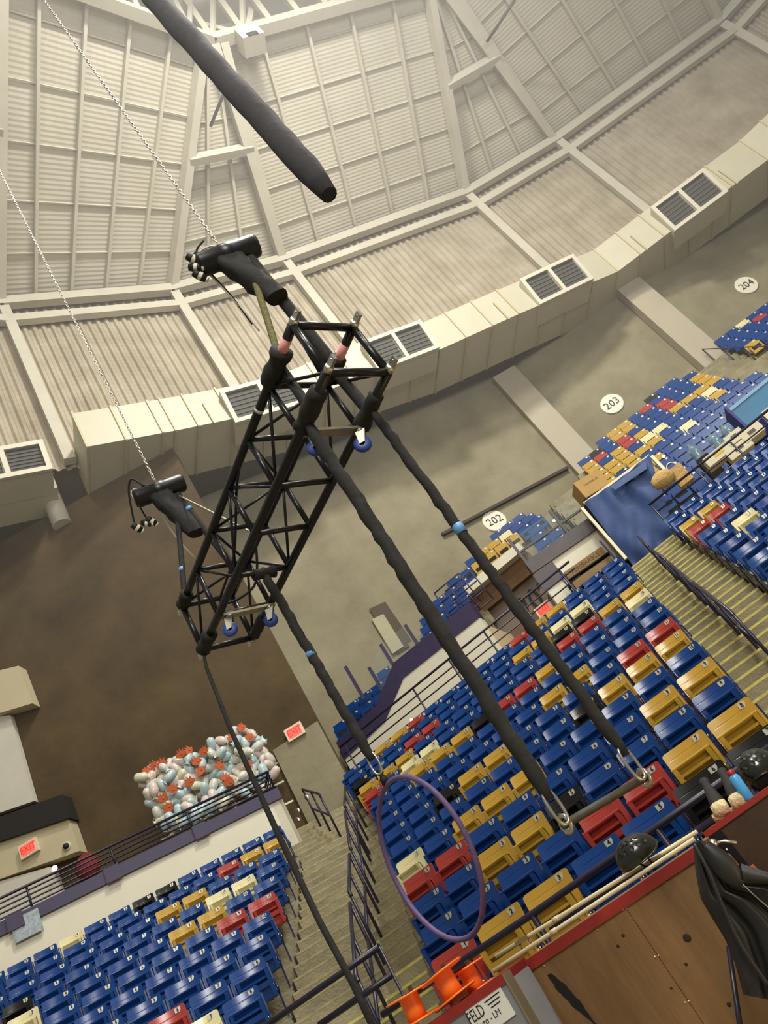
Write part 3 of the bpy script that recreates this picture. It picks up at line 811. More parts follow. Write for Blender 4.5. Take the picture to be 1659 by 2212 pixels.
# exit lamps
M_EXITB = mat('exit_housing', (226, 212, 186), .5)
M_EXIT = mat('exit_red_glow', (255, 30, 22), .4, emit=2.0)
M_EXITF = mat('exit_face_glow', (255, 84, 72), .4, emit=1.2)
def exit_sign(P, t, o, w, h, lab):
    ob = empty('exit_sign', P, lab, 'exit sign')
    mb = MB(); mb.box(P, t * w / 2, o * .05, Zv * h / 2); part('housing', mb, M_EXITB, ob)
    mb = MB(); mb.box(P + o * .052, t * w * .36, o * .006, Zv * h * .36); part('lit_face', mb, M_EXITF, ob, 'glowing red face')
    me = text_on('EXIT', h * .72, P + o * .06, t, Zv, ob, 'lettering', M_EXIT, .004, .8); return ob
P = onb(1176, 1316, WB + 1.2); exit_sign(P, EC, -NC, .46, .3, 'lit red exit sign low in the portal 202')
P = onB(637, 1581, .1); exit_sign(P, dB, oB, .46, .32, 'lit red exit sign on the wall above the concrete strip')

# ------------------------------------------------------------------ hanging rig: truss, hoists, slings, trapeze, hoop
KS = 1.7
TP0 = Vector((.12569541, 2.31296703, 1.9552287)) * KS
TX, TY = Vector((.70307, .71112, 0)), Vector((-.71112, .70307, 0))
TW, TL, TSL = .306 * KS, 1.90257 * KS, .0352 * KS
def tp(x, y, z): return TP0 + TX * TW * x + TY * TL * y + Zv * (TW * z + TSL * y)
M_TBLK = mat('black_truss_paint', (30, 30, 32), .3, .2, .35, 22, rgb2=(20, 20, 22))
M_CLOTH = mat('black_rigging_cloth', (40, 38, 36), .85, 0, .3, 9, .18, 14, rgb2=(28, 27, 26))
M_CHR = mat('polished_clamp', (206, 202, 190), .3, 1)
M_FORK = mat('zinc_fork', (150, 148, 140), .5, .8)
M_ALU = mat('bare_aluminium', (168, 162, 136), .4, .8)
M_PINK = mat('pink_tape', (248, 172, 174), .6)
M_BLUET = mat('blue_tape', (92, 148, 204), .55)
M_WHT = mat('white_tape', (226, 224, 212), .5)
truss = empty('box_truss', tp(.5, .5, 0), 'long black box truss hanging aslant with polished end clamps and blue casters', 'truss')
for x, z in ((0, 0), (1, 0), (0, 1), (1, 1)):
    mb = MB(); mb.tube([tp(x, t / 8, z) for t in range(9)], .036, 12); ch = part('chord', mb, M_TBLK, truss)
    if z == 1:
        mb = MB(); mb.tube([tp(x, .035 if x == 0 else .045, z), tp(x, .085 if x == 0 else .1, z)], .0375, 12); part('tape_band', mb, M_PINK, ch, 'pink tape band')
    if (x, z) == (0, 1):
        mb = MB(); mb.tube([tp(x, .235, z), tp(x, .243, z)], .038, 12); part('tape_band', mb, M_WHT, ch, 'white tape ring')
    for y, s in ((0, -1), (1, 1)):      # clamp lugs at both ends
        a = tp(x, y, z); mb = MB()
        mb.lathe([(.0, 0), (.034, 0), (.034, .05), (.022, .055), (0, .055)], a, TY * s, 10)
        c = a + TY * s * .085; mb.box(c, TX * .012, TY * .045, Zv * .026); mb.lathe([(0, -.016), (.009, -.016), (.009, .016), (0, .016)], c + TY * s * .02, TX, 8)
        part('end_clamp', mb, M_CHR, truss, 'polished end clamp')
NR_ = 6
for k in range(NR_ + 1):
    y = k / NR_
    for (p, q) in (((0, 0), (1, 0)), ((0, 1), (1, 1)), ((0, 0), (0, 1)), ((1, 0), (1, 1))):
        mb = MB(); mb.tube([tp(p[0], y, p[1]), tp(q[0], y, q[1])], .024 if k not in (0, NR_) else .03, 10); part('rung', mb, M_TBLK, truss)
for k in range(NR_):
    y0, y1 = k / NR_, (k + 1) / NR_
    if k % 2: y0, y1 = y1, y0
    for (p, q) in (((0, 0), (0, 1)), ((1, 0), (1, 1)), ((0, 1), (1, 1))):
        mb = MB(); mb.tube([tp(p[0], y0, p[1]), tp(q[0], y1, q[1])], .013, 8); part('brace', mb, M_TBLK, truss)
M_CAST = mat('blue_caster_tyre', (44, 70, 150), .5)
for y in (.155, .825):
    mb = MB(); mb.box(tp(.52, y, 0) - Zv * .045, TX * TW * .5, TY * .035, Zv * .012); pl = part('caster_bar', mb, M_ALU, truss, 'bare aluminium caster bar')
    for x in (.12, .9):
        c = tp(x, y, 0) - Zv * .06; mb = MB()
        mb.lathe([(0, 0), (.04, 0), (.04, .018), (0, .018)], c, -Zv, 10)
        ax = (TX * .55 + TY * .83).normalized(); sd = Zv.cross(ax)
        for s in (-1, 1): mb.prism([c + ax * s * .03 - Zv * .015 + sd * .04, c + ax * s * .03 - Zv * .015 - sd * .04, c + ax * s * .03 - Zv * .12 + sd * .015, c + ax * s * .03 - Zv * .12 + sd * .06], ax * s * .004)
        ca = part('caster_fork', mb, M_FORK, pl)
        mb = MB(); w_ = c - Zv * .115 + sd * .035
        mb.lathe([(.02, -.02), (.06, -.022), (.066, -.012), (.066, .012), (.06, .022), (.02, .02), (.02, -.02)], w_, ax, 18)
        part('caster_wheel', mb, M_CAST, pl, 'blue caster wheel')
# cloth wraps round the chords
def wrap(c, d, r, L, parent, n=7, seed=1):
    rn = random.Random(seed); d = Vector(d).normalized(); mb = MB()
    pr = [(r * .3, -L / 2)] + [(r * (.85 + .3 * rn.random()), -L / 2 + L * k / n) for k in range(n + 1)] + [(r * .3, L / 2)]
    mb.lathe(pr, c, d, 12); return part('cloth_wrap', mb, M_CLOTH, parent, 'black cloth wrap')
wrap(tp(0, .115, 1), TY, .075, .3, truss, 7, 2); wrap(tp(0, .1, 0), TY, .07, .34, truss, 7, 3); wrap(tp(1, .11, 0), TY, .065, .3, truss, 7, 4)
wrap(tp(1, .12, 1), TY, .06, .22, truss, 6, 5); wrap(tp(0, .96, 0), TY, .065, .26, truss, 7, 6); wrap(tp(1, .94, 0), TY, .055, .3, truss, 7, 7); wrap(tp(0, .97, 1), TY, .06, .2, truss, 7, 8)

def dir_slope(P, deg):                  # level direction that appears at this slope in the photo
    best = None
    for k in range(0, 360, 2):
        d = Vector((math.cos(math.radians(k)), math.sin(math.radians(k)), 0)); a, b = proj(P - d * .1), proj(P + d * .1)
        if b[0] < a[0]: continue
        s = math.degrees(math.atan2(b[1] - a[1], b[0] - a[0])); ln = math.hypot(b[0] - a[0], b[1] - a[1])
        if best is None or abs(s - deg) < best[0]: best = (abs(s - deg), d)
    return best[1]
M_MOT = mat('hoist_black_casing', (24, 24, 26), .38, .1, .3, 10, rgb2=(16, 16, 18))
M_CHAIN = mat('galvanised_chain', (206, 200, 184), .35, .9)
def chain(p0, p1, name, lab, pitch=.042):
    L = (p1 - p0).length; d = (p1 - p0).normalized(); n = int(L / pitch)
    x = d.cross(Vector((.3, 1, .2))).normalized(); y = d.cross(x); mb = MB()
    for k in range(n):
        c = p0 + d * (k + .5) * pitch; s = x if k % 2 else y
        mb.tube([c + d * (pitch * .62 * math.cos(t * math.pi / 4)) + s * (.0125 * math.sin(t * math.pi / 4)) for t in range(8)], .0052, 4, True, smooth=True)
    o = mb.build(name, M_CHAIN); tag(o, lab, 'chain'); return o
def cable(mb, pts, r=.009, n=24):
    pts = [Vector(p) for p in pts]; out = []
    for i in range(len(pts) - 1):
        p0, p1, p2, p3 = pts[max(i - 1, 0)], pts[i], pts[i + 1], pts[min(i + 2, len(pts) - 1)]
        for k in range(n // len(pts) + 3):
            t = k / (n // len(pts) + 3)
            out.append(.5 * ((2 * p1) + (p2 - p0) * t + (2 * p0 - 5 * p1 + 4 * p2 - p3) * t * t + (3 * p1 - p0 - 3 * p2 + p3) * t ** 3))
    out.append(pts[-1]); mb.tube(out, r, 6); return mb
def atd(x, y, P):                       # point seen at a pixel, as deep as P
    f = Vector((0, cp_, sp_)); d = ray(x, y); return d * (P.dot(f) / d.dot(f))
def hoist(y, h, px, a0, a1, lab, chlab, top, seed, plugs, loops):
    base = tp(.5, y, 1); P = base + Zv * h
    P = atd(px[0], px[1], P)
    m = empty('chain_hoist', P, lab, 'hoist')
    ax = dir_slope(P, -20); L, R = .27, .1
    q = MB(); q.lathe([(0, -L), (R * .86, -L), (R, -L + .03), (R, -.06), (R * 1.06, -.055), (R * 1.06, .05), (R, .055), (R, L - .03), (R * .86, L), (0, L)], P, ax, 24); part('motor_casing', q, M_MOT, m)
    for t in (-.12, .1):
        q = MB(); q.tube([P + ax * t + Zv * (R + .01) + ax * (.03 * math.cos(k * .785)) + Zv * (.03 * math.sin(k * .785)) for k in range(8)], .008, 6, True); part('lifting_eye', q, M_MOT, m)
    q = MB(); rn = random.Random(seed)     # cloth chain bag under the motor
    G = []
    for k in range(9):
        t = k / 8; c = P + ax * (-.02 + .16 * t) - Zv * (R * .6 + .62 * t); w, d_ = .12 * (1 - .3 * t), .08 * (1 - .1 * t); ring = []
        sd = ax.cross(Zv)
        for a in range(12):
            an = a * math.pi / 6; rr = 1 + .26 * (rn.random() - .5) + .1 * math.sin(3 * an + 5 * t)
            ring.append(c + ax * w * rr * math.copysign(abs(math.cos(an)) ** .7, math.cos(an)) + sd * d_ * rr * math.copysign(abs(math.sin(an)) ** .7, math.sin(an)))
        G.append(ring + [ring[0]])
    q.grid(G); q.add(G[-1][:-1], [list(range(12))]); part('chain_bag', q, M_CLOTH, m, 'black cloth chain bag')
    q = MB(); hk = P + ax * .12 - Zv * (R + .02); q.tube([hk, hk - Zv * .07, hk - Zv * .11 + ax * .03, hk - Zv * .08 + ax * .055], .014, 8); part('hook', q, M_MOT, m)
    for k, (t0, pt) in enumerate(loops):
        q = MB(); cable(q, [atd(a, b, P) for a, b in pt], .0085 if k else .011); part('cable', q, M_WHT if k == 1 else M_BLACK, m, 'pale control cable' if k == 1 else 'black control cable')
    for k, (a, b) in enumerate(plugs):
        c = atd(a, b, P - ray(*px).normalized() * .12); g = MB(); dd = dir_slope(P, -25 if k % 2 else 10)
        g.lathe([(0, -.06), (.03, -.06), (.036, -.02), (.036, .03), (.026, .06), (0, .06)], c, dd - Zv * .8, 12)
        pg = part('plug', g, M_BLACK, m); g = MB(); g.lathe([(.0375, -.012), (.0375, .018)], c, dd - Zv * .8, 12); part('stripe', g, M_WHT, pg, 'white plug stripe')
        g = MB(); g.lathe([(.0, .056), (.028, .056), (.02, .075), (0, .075)], c, dd - Zv * .8, 12); part('stripe', g, M_WHT, pg, 'white plug stripe')
    c0 = P + Zv * R + ax * (-.1)
    c0 = atd(top[0], top[1], P); d = Zv
    chain(c0, c0 + Zv * 15, 'hoist_chain', chlab)
    return P, hk
P1, H1 = hoist(.10, .84 * KS, (492, 552), 0, 0, 'black chain hoist motor above the upper end of the truss', 'thin bright hoist chain running to the upper motor', (468, 524), 3,
    [(418, 560), (424, 578), (432, 596)], [(0, [(450, 575), (425, 545), (418, 565), (430, 590)]), (1, [(475, 560), (480, 540), (455, 532), (430, 548), (440, 580), (470, 610), (520, 665), (560, 715)]), (2, [(440, 520), (425, 540), (432, 560), (455, 590), (500, 640), (545, 700)])])
P2, H2 = hoist(.96, .82 * KS, (345, 1060), 0, 0, 'black chain hoist motor above the lower far end of the truss', 'thin bright hoist chain running to the lower motor', (334, 1038), 5,
    [(296, 1140), (318, 1130), (327, 1126)], [(0, [(310, 1050), (285, 1035), (278, 1060), (286, 1110), (292, 1135)]), (1, [(290, 1080), (284, 1062), (296, 1056), (318, 1070), (340, 1100), (380, 1160), (420, 1205)]), (2, [(285, 1055), (300, 1090), (318, 1122)])])
# slings from the hooks to the truss corners
def sling(p, q, r, lab, sag=.0, m=None, tapes=(), name='sling'):
    mb = MB(); pts = [p.lerp(q, k / 10) - Zv * sag * math.sin(math.pi * k / 10) for k in range(11)]; mb.tube(pts, r, 8)
    o = mb.build(name, m or M_CLOTH); tag(o, lab, 'sling', )
    for t, c in tapes:
        b = MB(); a = p.lerp(q, t); b.tube([a, p.lerp(q, t + .035)], r * 1.06, 8); part('tape_band', b, c, o, 'blue tape band')
    return o
M_OLIVE = mat('olive_round_sling', (112, 108, 62), .85, 0, .3, 16, .4, 40)
sling(H1, tp(0, .1, 1) + TX * .02, .028, 'olive round sling from the upper hoist to the near truss corner', .03, M_OLIVE)
sling(H1 + TX * .03, tp(1, .11, 1), .05, 'thick black sling from the upper hoist to the far top chord', .03)
sling(tp(1, .12, 1), tp(1, .11, 0), .045, 'black sling running down to the right bottom chord of the truss')
sling(tp(0, .12, 1) + TX * .06, tp(0, .1, 0), .036, 'black sling running between the two left truss chords')
sling(H2, tp(0, .97, 1), .028, 'dull sling from the lower hoist to the near far end chord', .02, M_CLOTH, [(.72, M_BLUET)])
sling(H2 + TX * .03, tp(1, .9, 1), .036, 'blue taped sling from the lower hoist to the right top chord', .02, M_CLOTH, [(.18, M_BLUET)])
sling(H2 + TX * .02, tp(1, .72, 1), .012, 'slim pale line from the lower hoist to the truss middle', 0, M_ALU)
mb = MB(); cable(mb, [tp(0, .3, 1), tp(.02, .45, 1) + Zv * -.05, tp(.3, .7, .6), tp(.2, .85, .3), tp(.75, .8, .3), tp(.9, .72, .9)], .012, 40)
o = mb.build('loose_cable', M_BLACK); tag(o, 'loose black cable looping through the middle of the truss', 'cable')

def lumpy(p, q, r0, seed, n=46, taper=.6):
    rn = random.Random(seed); pts, rs = [], []
    for k in range(n + 1):
        t = k / n; pts.append(p.lerp(q, t) + Vector(((rn.random() - .5), (rn.random() - .5), 0)) * .012)
        e = min(1, min(t, 1 - t) / .06 * .5 + taper); rs.append(r0 * e * (.92 + .16 * rn.random()))
    mb = MB(); mb.tube(pts, rs, 12); return mb
def carabiner(parent, top, L, w, axis, nm='carabiner'):
    mb = MB(); pts = []
    for k in range(16):
        a = 2 * math.pi * k / 16; pts.append(top - Zv * (L / 2 - L / 2 * math.cos(a)) + axis * w / 2 * math.copysign(abs(math.sin(a)) ** .6, math.sin(a)))
    mb.tube(pts, .009, 8, True); return part(nm, mb, M_CHR, parent, 'polished steel carabiner')
# trapeze: two cloth covered ropes and a bar
pA = tp(0, .13, 0) - Zv * .03; pB = tp(1, .1, 0) - Zv * .03
def drop(P, px):                         # end of a plumb line from P seen at this pixel
    return min((math.hypot(*(Vector(proj(P - Zv * h)) - Vector(px))), h) for h in [i * .01 for i in range(20, 700)])[1]
hA, hB = drop(pA, (1198, 1740)), drop(pB, (1350, 1630))
qA, qB = atd(1188, 1725, pA - Zv * hA), atd(1352, 1632, pB - Zv * hB)
tz = empty('trapeze', (qA + qB) / 2, 'trapeze with thick cloth covered ropes hanging from the upper truss end', 'trapeze')
rA = part('rope_sleeve', lumpy(pA, qA, .045, 11), M_CLOTH, tz); rB = part('rope_sleeve', lumpy(pB, qB, .036, 12), M_CLOTH, tz)
for P_, t in ((pB, .36),):
    b = MB(); b.tube([pB.lerp(qB, .40), pB.lerp(qB, .425)], .038, 12); part('tape_band', b, M_BLUET, rB, 'blue tape band')
bA, bB = atd(1222, 1780, qA), atd(1392, 1680, qB)
bd = (bB - bA).normalized()
mb = MB(); mb.tube([bA - bd * .02, bB + bd * .02], .022, 12); part('bar', mb, mat('taped_bar', (74, 70, 58), .6, 0, .3, 20), tz, 'grey taped bar')
for q_, b_ in ((qA, bA), (qB, bB)):
    cb = carabiner(tz, q_ + Zv * .05, (q_ - b_).length + .04, .07, bd)
    mb = MB(); mb.tube([b_ + Zv * .0 + Zv * (.045 * math.cos(k * .785)) + bd.cross(Zv) * (.045 * math.sin(k * .785)) for k in range(8)], .013, 8, True); part('end_eye', mb, M_CHR, tz, 'bright bar end eye')
# aerial hoop on its own strap
pC = tp(.5, .667, 0) - Zv * .02; hC = drop(pC, (806, 1640)); qC = atd(804, 1640, pC - Zv * hC)
hp = empty('aerial_hoop', qC, 'purple taped aerial hoop on a black strap below the truss', 'hoop')
st_ = part('strap_sleeve', lumpy(pC, qC, .04, 13), M_CLOTH, hp)
b = MB(); b.tube([pC.lerp(qC, .46), pC.lerp(qC, .485)], .042, 12); part('tape_band', b, M_BLUET, st_, 'blue tape band')
wrap(pC, TX, .05, .2, hp, 6, 9)
tC = atd(836, 1696, qC)
carabiner(hp, qC + Zv * .05, .17, .075, EC)
mb = MB(); mb.lathe([(.0, 0), (.022, 0), (.03, .03), (.016, .05), (.03, .075), (.03, .11), (.018, .13), (0, .13)], tC + Zv * .13, -Zv, 12); part('swivel', mb, M_BLACK, hp, 'dark swivel')
best = None
tgt = [(820, 1770), (835, 1870), (900, 1985), (985, 2036), (1040, 1985), (1046, 1900), (1000, 1800), (930, 1712), (870, 1683)]
for D in [x * .01 for x in range(60, 140, 2)]:
    for an in range(0, 180, 3):
        d = Vector((math.cos(math.radians(an)), math.sin(math.radians(an)), 0)); c = tC - Zv * D / 2
        pts = [proj(c + d * (D / 2 * math.cos(k * .1309)) + Zv * (D / 2 * math.sin(k * .1309))) for k in range(48)]
        er = sum(min(math.hypot(a - x, b - y) for a, b in pts) for x, y in tgt)
        if best is None or er < best[0]: best = (er, D, d)
er, HD, hd = best; c = tC - Zv * HD / 2
print('HOOP', er, HD)
M_HOOP = mat('purple_hoop_tape', (104, 84, 132), .6, 0, .25, 30)
mb = MB(); mb.tube([c + hd * (HD / 2 * math.cos(k * math.pi / 32)) + Zv * (HD / 2 * math.sin(k * math.pi / 32)) for k in range(64)], .019, 10, True); part('ring', mb, M_HOOP, hp, 'purple taped steel ring')
# lunge line dropping from the far truss end
pD = tp(0, 1.0, 0); 
mb = MB(); pts = [pD] + [atd(x, y, pD - Zv * h) for (x, y), h in (((445, 1440), .3), ((500, 1580), 1.0), ((600, 1800), 2.1), ((690, 1990), 2.9), ((760, 2120), 3.5))]
pts.append(pts[-1] - Zv * 1.2); mb.tube(pts, [.012, .018, .022, .026, .026, .026, .026], 8)
o = mb.build('drop_line', M_CLOTH); tag(o, 'long black drop line from the far truss end past the stairs', 'rope')
# black wrapped bundle hanging from the roof
d = ray(712, 420); k = 6.2 / math.hypot(d.x, d.y); pE = d * k; 
mb = MB(); rn = random.Random(21); pts, rs = [], []
for i in range(60):
    t = i / 59; pts.append(pE + Zv * (t * 17) + Vector((rn.random() - .5, rn.random() - .5, 0)) * .02); rs.append(.165 * (.95 + .1 * rn.random()) * (min(1, .6 + i * .2)))
mb.tube(pts, rs, 12)
o = mb.build('hanging_bundle', mat('dark_cloth_bundle', (46, 44, 48), .9, 0, .25, 6, .15, 10)); tag(o, 'long dark cloth wrapped bundle hanging from the roof at the top', 'bundle')
mb = MB(); cE = atd(541, 236, pE + Zv * 2.6); mb.box(cE, EC * .1, NC * .08, Zv * .1); part('lump', mb, M_CLOTH, o, 'dark box strapped to the bundle')

# ------------------------------------------------------------------ railings and hand rails
def railing(name, lab, P0, P1, z_top, nbar, gap, posts, foot, r_top=.028, r_bar=.017, m=None, group=None):
    """bars between two plan points; posts: fractions; foot: z of the post foot"""
    m = m or M_PURPR; a, b = Vector((P0.x, P0.y, 0)), Vector((P1.x, P1.y, 0))
    o = empty(name, (a + b) / 2 + Zv * foot, lab, 'railing', group)
    for k in range(nbar):
        z0, z1 = P0.z - gap * k, P1.z - gap * k
        mb = MB(); mb.tube([a + Zv * z0, b + Zv * z1], r_top if k == 0 else r_bar, 8); part('rail', mb, m, o)
    for t in posts:
        c = a.lerp(b, t); zt = lerp(P0.z, P1.z, t); mb = MB(); mb.tube([c + Zv * foot, c + Zv * zt], .022, 8); mb.box(c + Zv * (foot + .01), Vector((.05, 0, 0)), Vector((0, .05, 0)), Zv * .01); part('post', mb, m, o)
    return o
RB = SECC.O.dot(NC) + 14 * T + .62
ra, rb_ = onb(740, 1625, RB), onb(1232, 1216, RB)
pz = onb(1044, 1363, RB).z; ra.z = rb_.z = pz
def frac(px, A, B, b, n=NC): P = onb(px[0], px[1], b, n); d = (B - A); d.z = 0; q = P - A; q.z = 0; return q.dot(d) / d.dot(d)
railing('railing', 'purple four bar railing behind the top row of the centre seats', ra, rb_, pz, 4, .2, [frac(p, ra, rb_, RB) for p in ((891, 1486), (968, 1423), (1044, 1363), (1124, 1300), (1209, 1235))] + [.02], DECKZ)
RRB = SECR.O.dot(NR) + 7 * T + .55
ra, rb_ = onb(1402, 1092, RRB, NR), onb(1720, 862, RRB, NR); z_ = onb(1500, 1013, RRB, NR).z; ra.z = rb_.z = z_
zR7 = SECR.z(7)
railing('railing', 'purple railing above the top row of the right seats', ra, rb_, z_, 4, .22, [frac(p, ra, rb_, RRB, NR) for p in ((1404, 1090), (1500, 1013), (1570, 948), (1650, 905))], zR7)
mb = MB(); mb.bx(ra.dot(ER), rb_.dot(ER) + 1, RRB - .3, 20.4, zR7 - .4, zR7, (ER, NR, Zv)); part('slab', mb, M_CONC, bpy.data.objects['floor_concourse'])
mb = MB(); mb.bx(ra.dot(ER), rb_.dot(ER) + 1, RRB - .02, RRB + .05, zR7, zR7 + .16, (ER, NR, Zv)); o = mb.build('rail_kerb', M_BEAM); tag(o, 'pale kerb strip under the right block railing', 'kerb')

# aisle hand rails
def handrail(P0, P1, lab, h=.92, r=.022):
    """P0 upper foot, P1 lower foot"""
    o = empty('handrail', (P0 + P1) / 2, lab, 'handrail', 'aisle handrails'); a, b = P0 + Zv * h, P1 + Zv * h
    mid = P0.lerp(P1, .52)
    mb = MB(); mb.tube([P0, a], r, 8); part('post', mb, M_PURPR, o)
    mb = MB(); mb.tube([mid, mid + Zv * h], r, 8); part('post', mb, M_PURPR, o)
    mb = MB(); mb.tube([a, b, b - Zv * .06], r * 1.1, 8); part('top_rail', mb, M_PURPR, o)
    mb = MB(); mb.tube([P0 + Zv * h * .5, P1 + Zv * h * .5], r, 8); part('mid_rail', mb, M_PURPR, o)
    mb = MB(); mb.tube([P1, b], r, 8); part('post', mb, M_PURPR, o)
    return o
def aisle_pt(rr):
    for i in range(len(AISLE) - 1):
        if AISLE[i][0] <= rr <= AISLE[i + 1][0]:
            t = (rr - AISLE[i][0]) / .5; M_ = AISLE[i][2].lerp(AISLE[i + 1][2], t); M_.z = AISLE[i + (1 if t > .5 else 0)][1]; return M_ + NC * .1
    return AISLE[-1][2]
wl_ = ['topmost', 'second from top', 'middle', 'second from bottom', 'lowest']
for k, (r0, r1) in enumerate(((13.6, 11.4), (11.0, 8.8), (8.3, 6.2), (5.6, 3.4), (2.9, .6))):
    handrail(aisle_pt(r0), aisle_pt(r1), 'purple handrail, %s of five down the left stair aisle' % wl_[k])
def aisleR(rr, s=.45):
    z = SECC.z(0) + H * rr; r0 = int(rr); A = SECC.P(SECC.edge(r0, 1), rr, -.2, z); Bq = aR(z); w = (Bq - SECC.O).dot(EC); a = (A - SECC.O).dot(EC)
    return SECC.P(lerp(a, w, s), rr, -.2, SECC.z(0) + H * math.floor(rr * 2) / 2)
wr_ = ['topmost', 'second from top', 'third from top', 'lowest']
for k, (r0, r1) in enumerate(((13.9, 11.6), (11.2, 9.0), (8.6, 6.4), (6.0, 3.8))):
    handrail(aisleR(r0), aisleR(r1), 'purple handrail, %s of four down the right stair aisle' % wr_[k])

# front rail of the seating and the gate rail across the left stairs
FB = 6.45
fa, fb_ = onb(826, 2192, FB), onb(1700, 1588, FB)
o = empty('front_rail', onb(1240, 1912, FB), 'dark purple tube railing in front of the first centre row', 'railing')
mb = MB(); mb.tube([fa, onb(1149, 1975, FB), onb(1417, 1788, FB), fb_], .028, 10); part('rail', mb, M_PURPR, o)
mb = MB(); mb.tube([onb(1190, 2010, FB), onb(1560, 1756, FB)], .024, 10); part('rail', mb, M_PURPR, o)
for p in ((1149, 1975), (1417, 1788), (1640, 1632)):
    t = onb(*p, FB); mb = MB(); mb.tube([t, Vector((t.x, t.y, FLOOR))], .026, 8); part('post', mb, M_PURPR, o)
GB = 6.0
o = empty('gate_rail', onb(760, 2120, GB), 'dark purple two bar gate rail at the foot of the left stairs', 'railing')
for (p, q) in (((560, 2226), (819, 2045)), ((690, 2214), (848, 2105))):
    mb = MB(); mb.tube([onb(*p, GB), onb(*q, GB)], .026, 10); part('rail', mb, M_PURPR, o)
t = onb(819, 2045, GB); mb = MB(); mb.tube([t, Vector((t.x, t.y, FLOOR))], .012, 8); part('post', mb, M_PURPR, o)

# ------------------------------------------------------------------ left parapet, its rail and the concourse behind
PB = OL.dot(NL) + 9 * T + .62
w1 = onb(609, 1724, PB, NL); z1 = w1.z; w0 = onz(0, 2025, z1); dP = (w1 - w0).normalized(); nP = Vector((-dP.y, dP.x, 0))
w0 = w1 - dP * 13
zlo = SECL.z(9) - .3
mb = MB(); mb.prism([Vector((w0.x, w0.y, zlo)), Vector((w1.x, w1.y, zlo)), w1, w0], nP * .3); wl2 = struct('wall_parapet', mb, M_WHITE)
mb = MB(); e2 = w1 + nP * 2.2; mb.prism([Vector((w1.x, w1.y, zlo)), w1, e2, Vector((e2.x, e2.y, zlo))], dP * -.25); part('return_wall', mb, M_WHITE, wl2)
zc = onpl(600, 1702, w1, nP).z - z1
mb = MB(); mb.prism([w0 - nP * .06, w1 - nP * .06, w1 - nP * .06 + Zv * zc, w0 - nP * .06 + Zv * zc], nP * .42); part('coping', mb, M_PURP, wl2, 'purple steel coping beam')
for k in range(7):
    c = w1 - dP * (1.75 + 1.75 * k) - nP * .09; mb = MB(); mb.box(c + Zv * zc / 2, dP * .14, nP * .02, Zv * (zc / 2 + .02)); part('splice_plate', mb, M_PURP, wl2)
zrT = onpl(575, 1665, w1, nP).z
ra, rb_ = w0 + nP * .1, w1 + nP * .1; ra.z = rb_.z = zrT; gp = (zrT - z1 - zc) / 5
L_ = (w1 - w0).length
railing('railing', 'purple five bar railing on the white left parapet', ra, rb_, zrT, 5, gp, [1 - (.3 + 1.55 * k) / L_ for k in range(8)], z1 + zc)
ra, rb_ = w1 + nP * .1, w1 + nP * 2.2; ra.z = rb_.z = zrT
railing('railing', 'short purple side railing at the stair end of the parapet', ra, rb_, zrT, 5, gp, [.5, .98], z1 + zc)
mb = MB(); q = [w0 + nP * .3, w1 + nP * .3, w1 + nP * 9, w0 + nP * 9]; zf = z1 - .25
mb.prism([Vector((p.x, p.y, zf - .3)) for p in q], (0, 0, .3)); part('slab', mb, M_CONC, bpy.data.objects['floor_concourse'])
# wall sign on the parapet
t = onpl(58, 1999, w1 - nP * .07, nP); mb = MB(); mb.box(t, dP * .24, nP * .012, Zv * .2); o = mb.build('notice_board', mat('notice_pale', (176, 186, 190), .4, 0, .4, 14, rgb2=(120, 134, 140))); tag(o, 'small pale notice on the purple parapet beam at the left', 'notice')

# ------------------------------------------------------------------ heap of spun sugar bags behind the left railing
def inpoly(x, y, P):
    c = False
    for i in range(len(P)):
        (x0, y0), (x1, y1) = P[i], P[i - 1]
        if (y0 > y) != (y1 > y) and x < (x1 - x0) * (y - y0) / (y1 - y0) + x0: c = not c
    return c
HEAP = [(300, 1680), (318, 1668), (345, 1655), (395, 1640), (440, 1625), (455, 1600), (470, 1595), (490, 1605), (515, 1575), (555, 1580), (572, 1605), (585, 1640), (598, 1670), (575, 1700), (540, 1705), (500, 1725), (470, 1745), (440, 1760), (400, 1775), (372, 1788), (345, 1770), (330, 1745), (315, 1715)]
def bag_mesh(c):
    mb = MB(); rn = random.Random(c); G = []
    for z, w, d in ((-.2, .075, .006), (-.155, .03, .018), (-.125, .07, .055), (-.08, .098, .082), (0, .104, .09), (.08, .1, .086), (.13, .082, .066), (.155, .04, .03), (.162, .004, .004)):
        ring = []
        for k in range(12):
            a = k * math.pi / 6; rr = 1 + .13 * (rn.random() - .5); ring.append((w * rr * math.cos(a), d * rr * math.sin(a), z + .012 * (rn.random() - .5)))
        G.append(ring + [ring[0]])
    mb.grid(G); return mb
BAGC = {'pale blue': (148, 198, 212), 'pale pink': (226, 190, 180), 'pale yellow': (224, 216, 162), 'milky white': (208, 206, 192)}
ME_BAG = {c: bag_mesh(i).mesh('sugar_bag', mat('bag_' + c.replace(' ', '_'), v, .25, 0, .3, 9, rgb2=(206, 206, 196), spec=.7)) for i, (c, v) in enumerate(BAGC.items())}
M_ORG = mat('orange_paper', (178, 84, 40), .8)
def mask_mesh():
    mb = MB(); pts = []
    out = [(-.13, -.02), (-.1, .08), (-.06, .05), (-.05, .13), (-.01, .07), (.02, .15), (.05, .07), (.1, .12), (.1, .03), (.14, -.02), (.07, -.06), (.0, -.08), (-.07, -.06)]
    mb.prism([(x, 0, z) for x, z in out], (0, .012, 0)); mb.lathe([(0, -.012), (.028, -.008), (.028, .0), (0, .0)], (.03, -.002, -.005), (0, -1, 0), 8); return mb
ME_MASK = mask_mesh().mesh('paper_mask', M_ORG)
bp0 = w1 + nP * 1.15
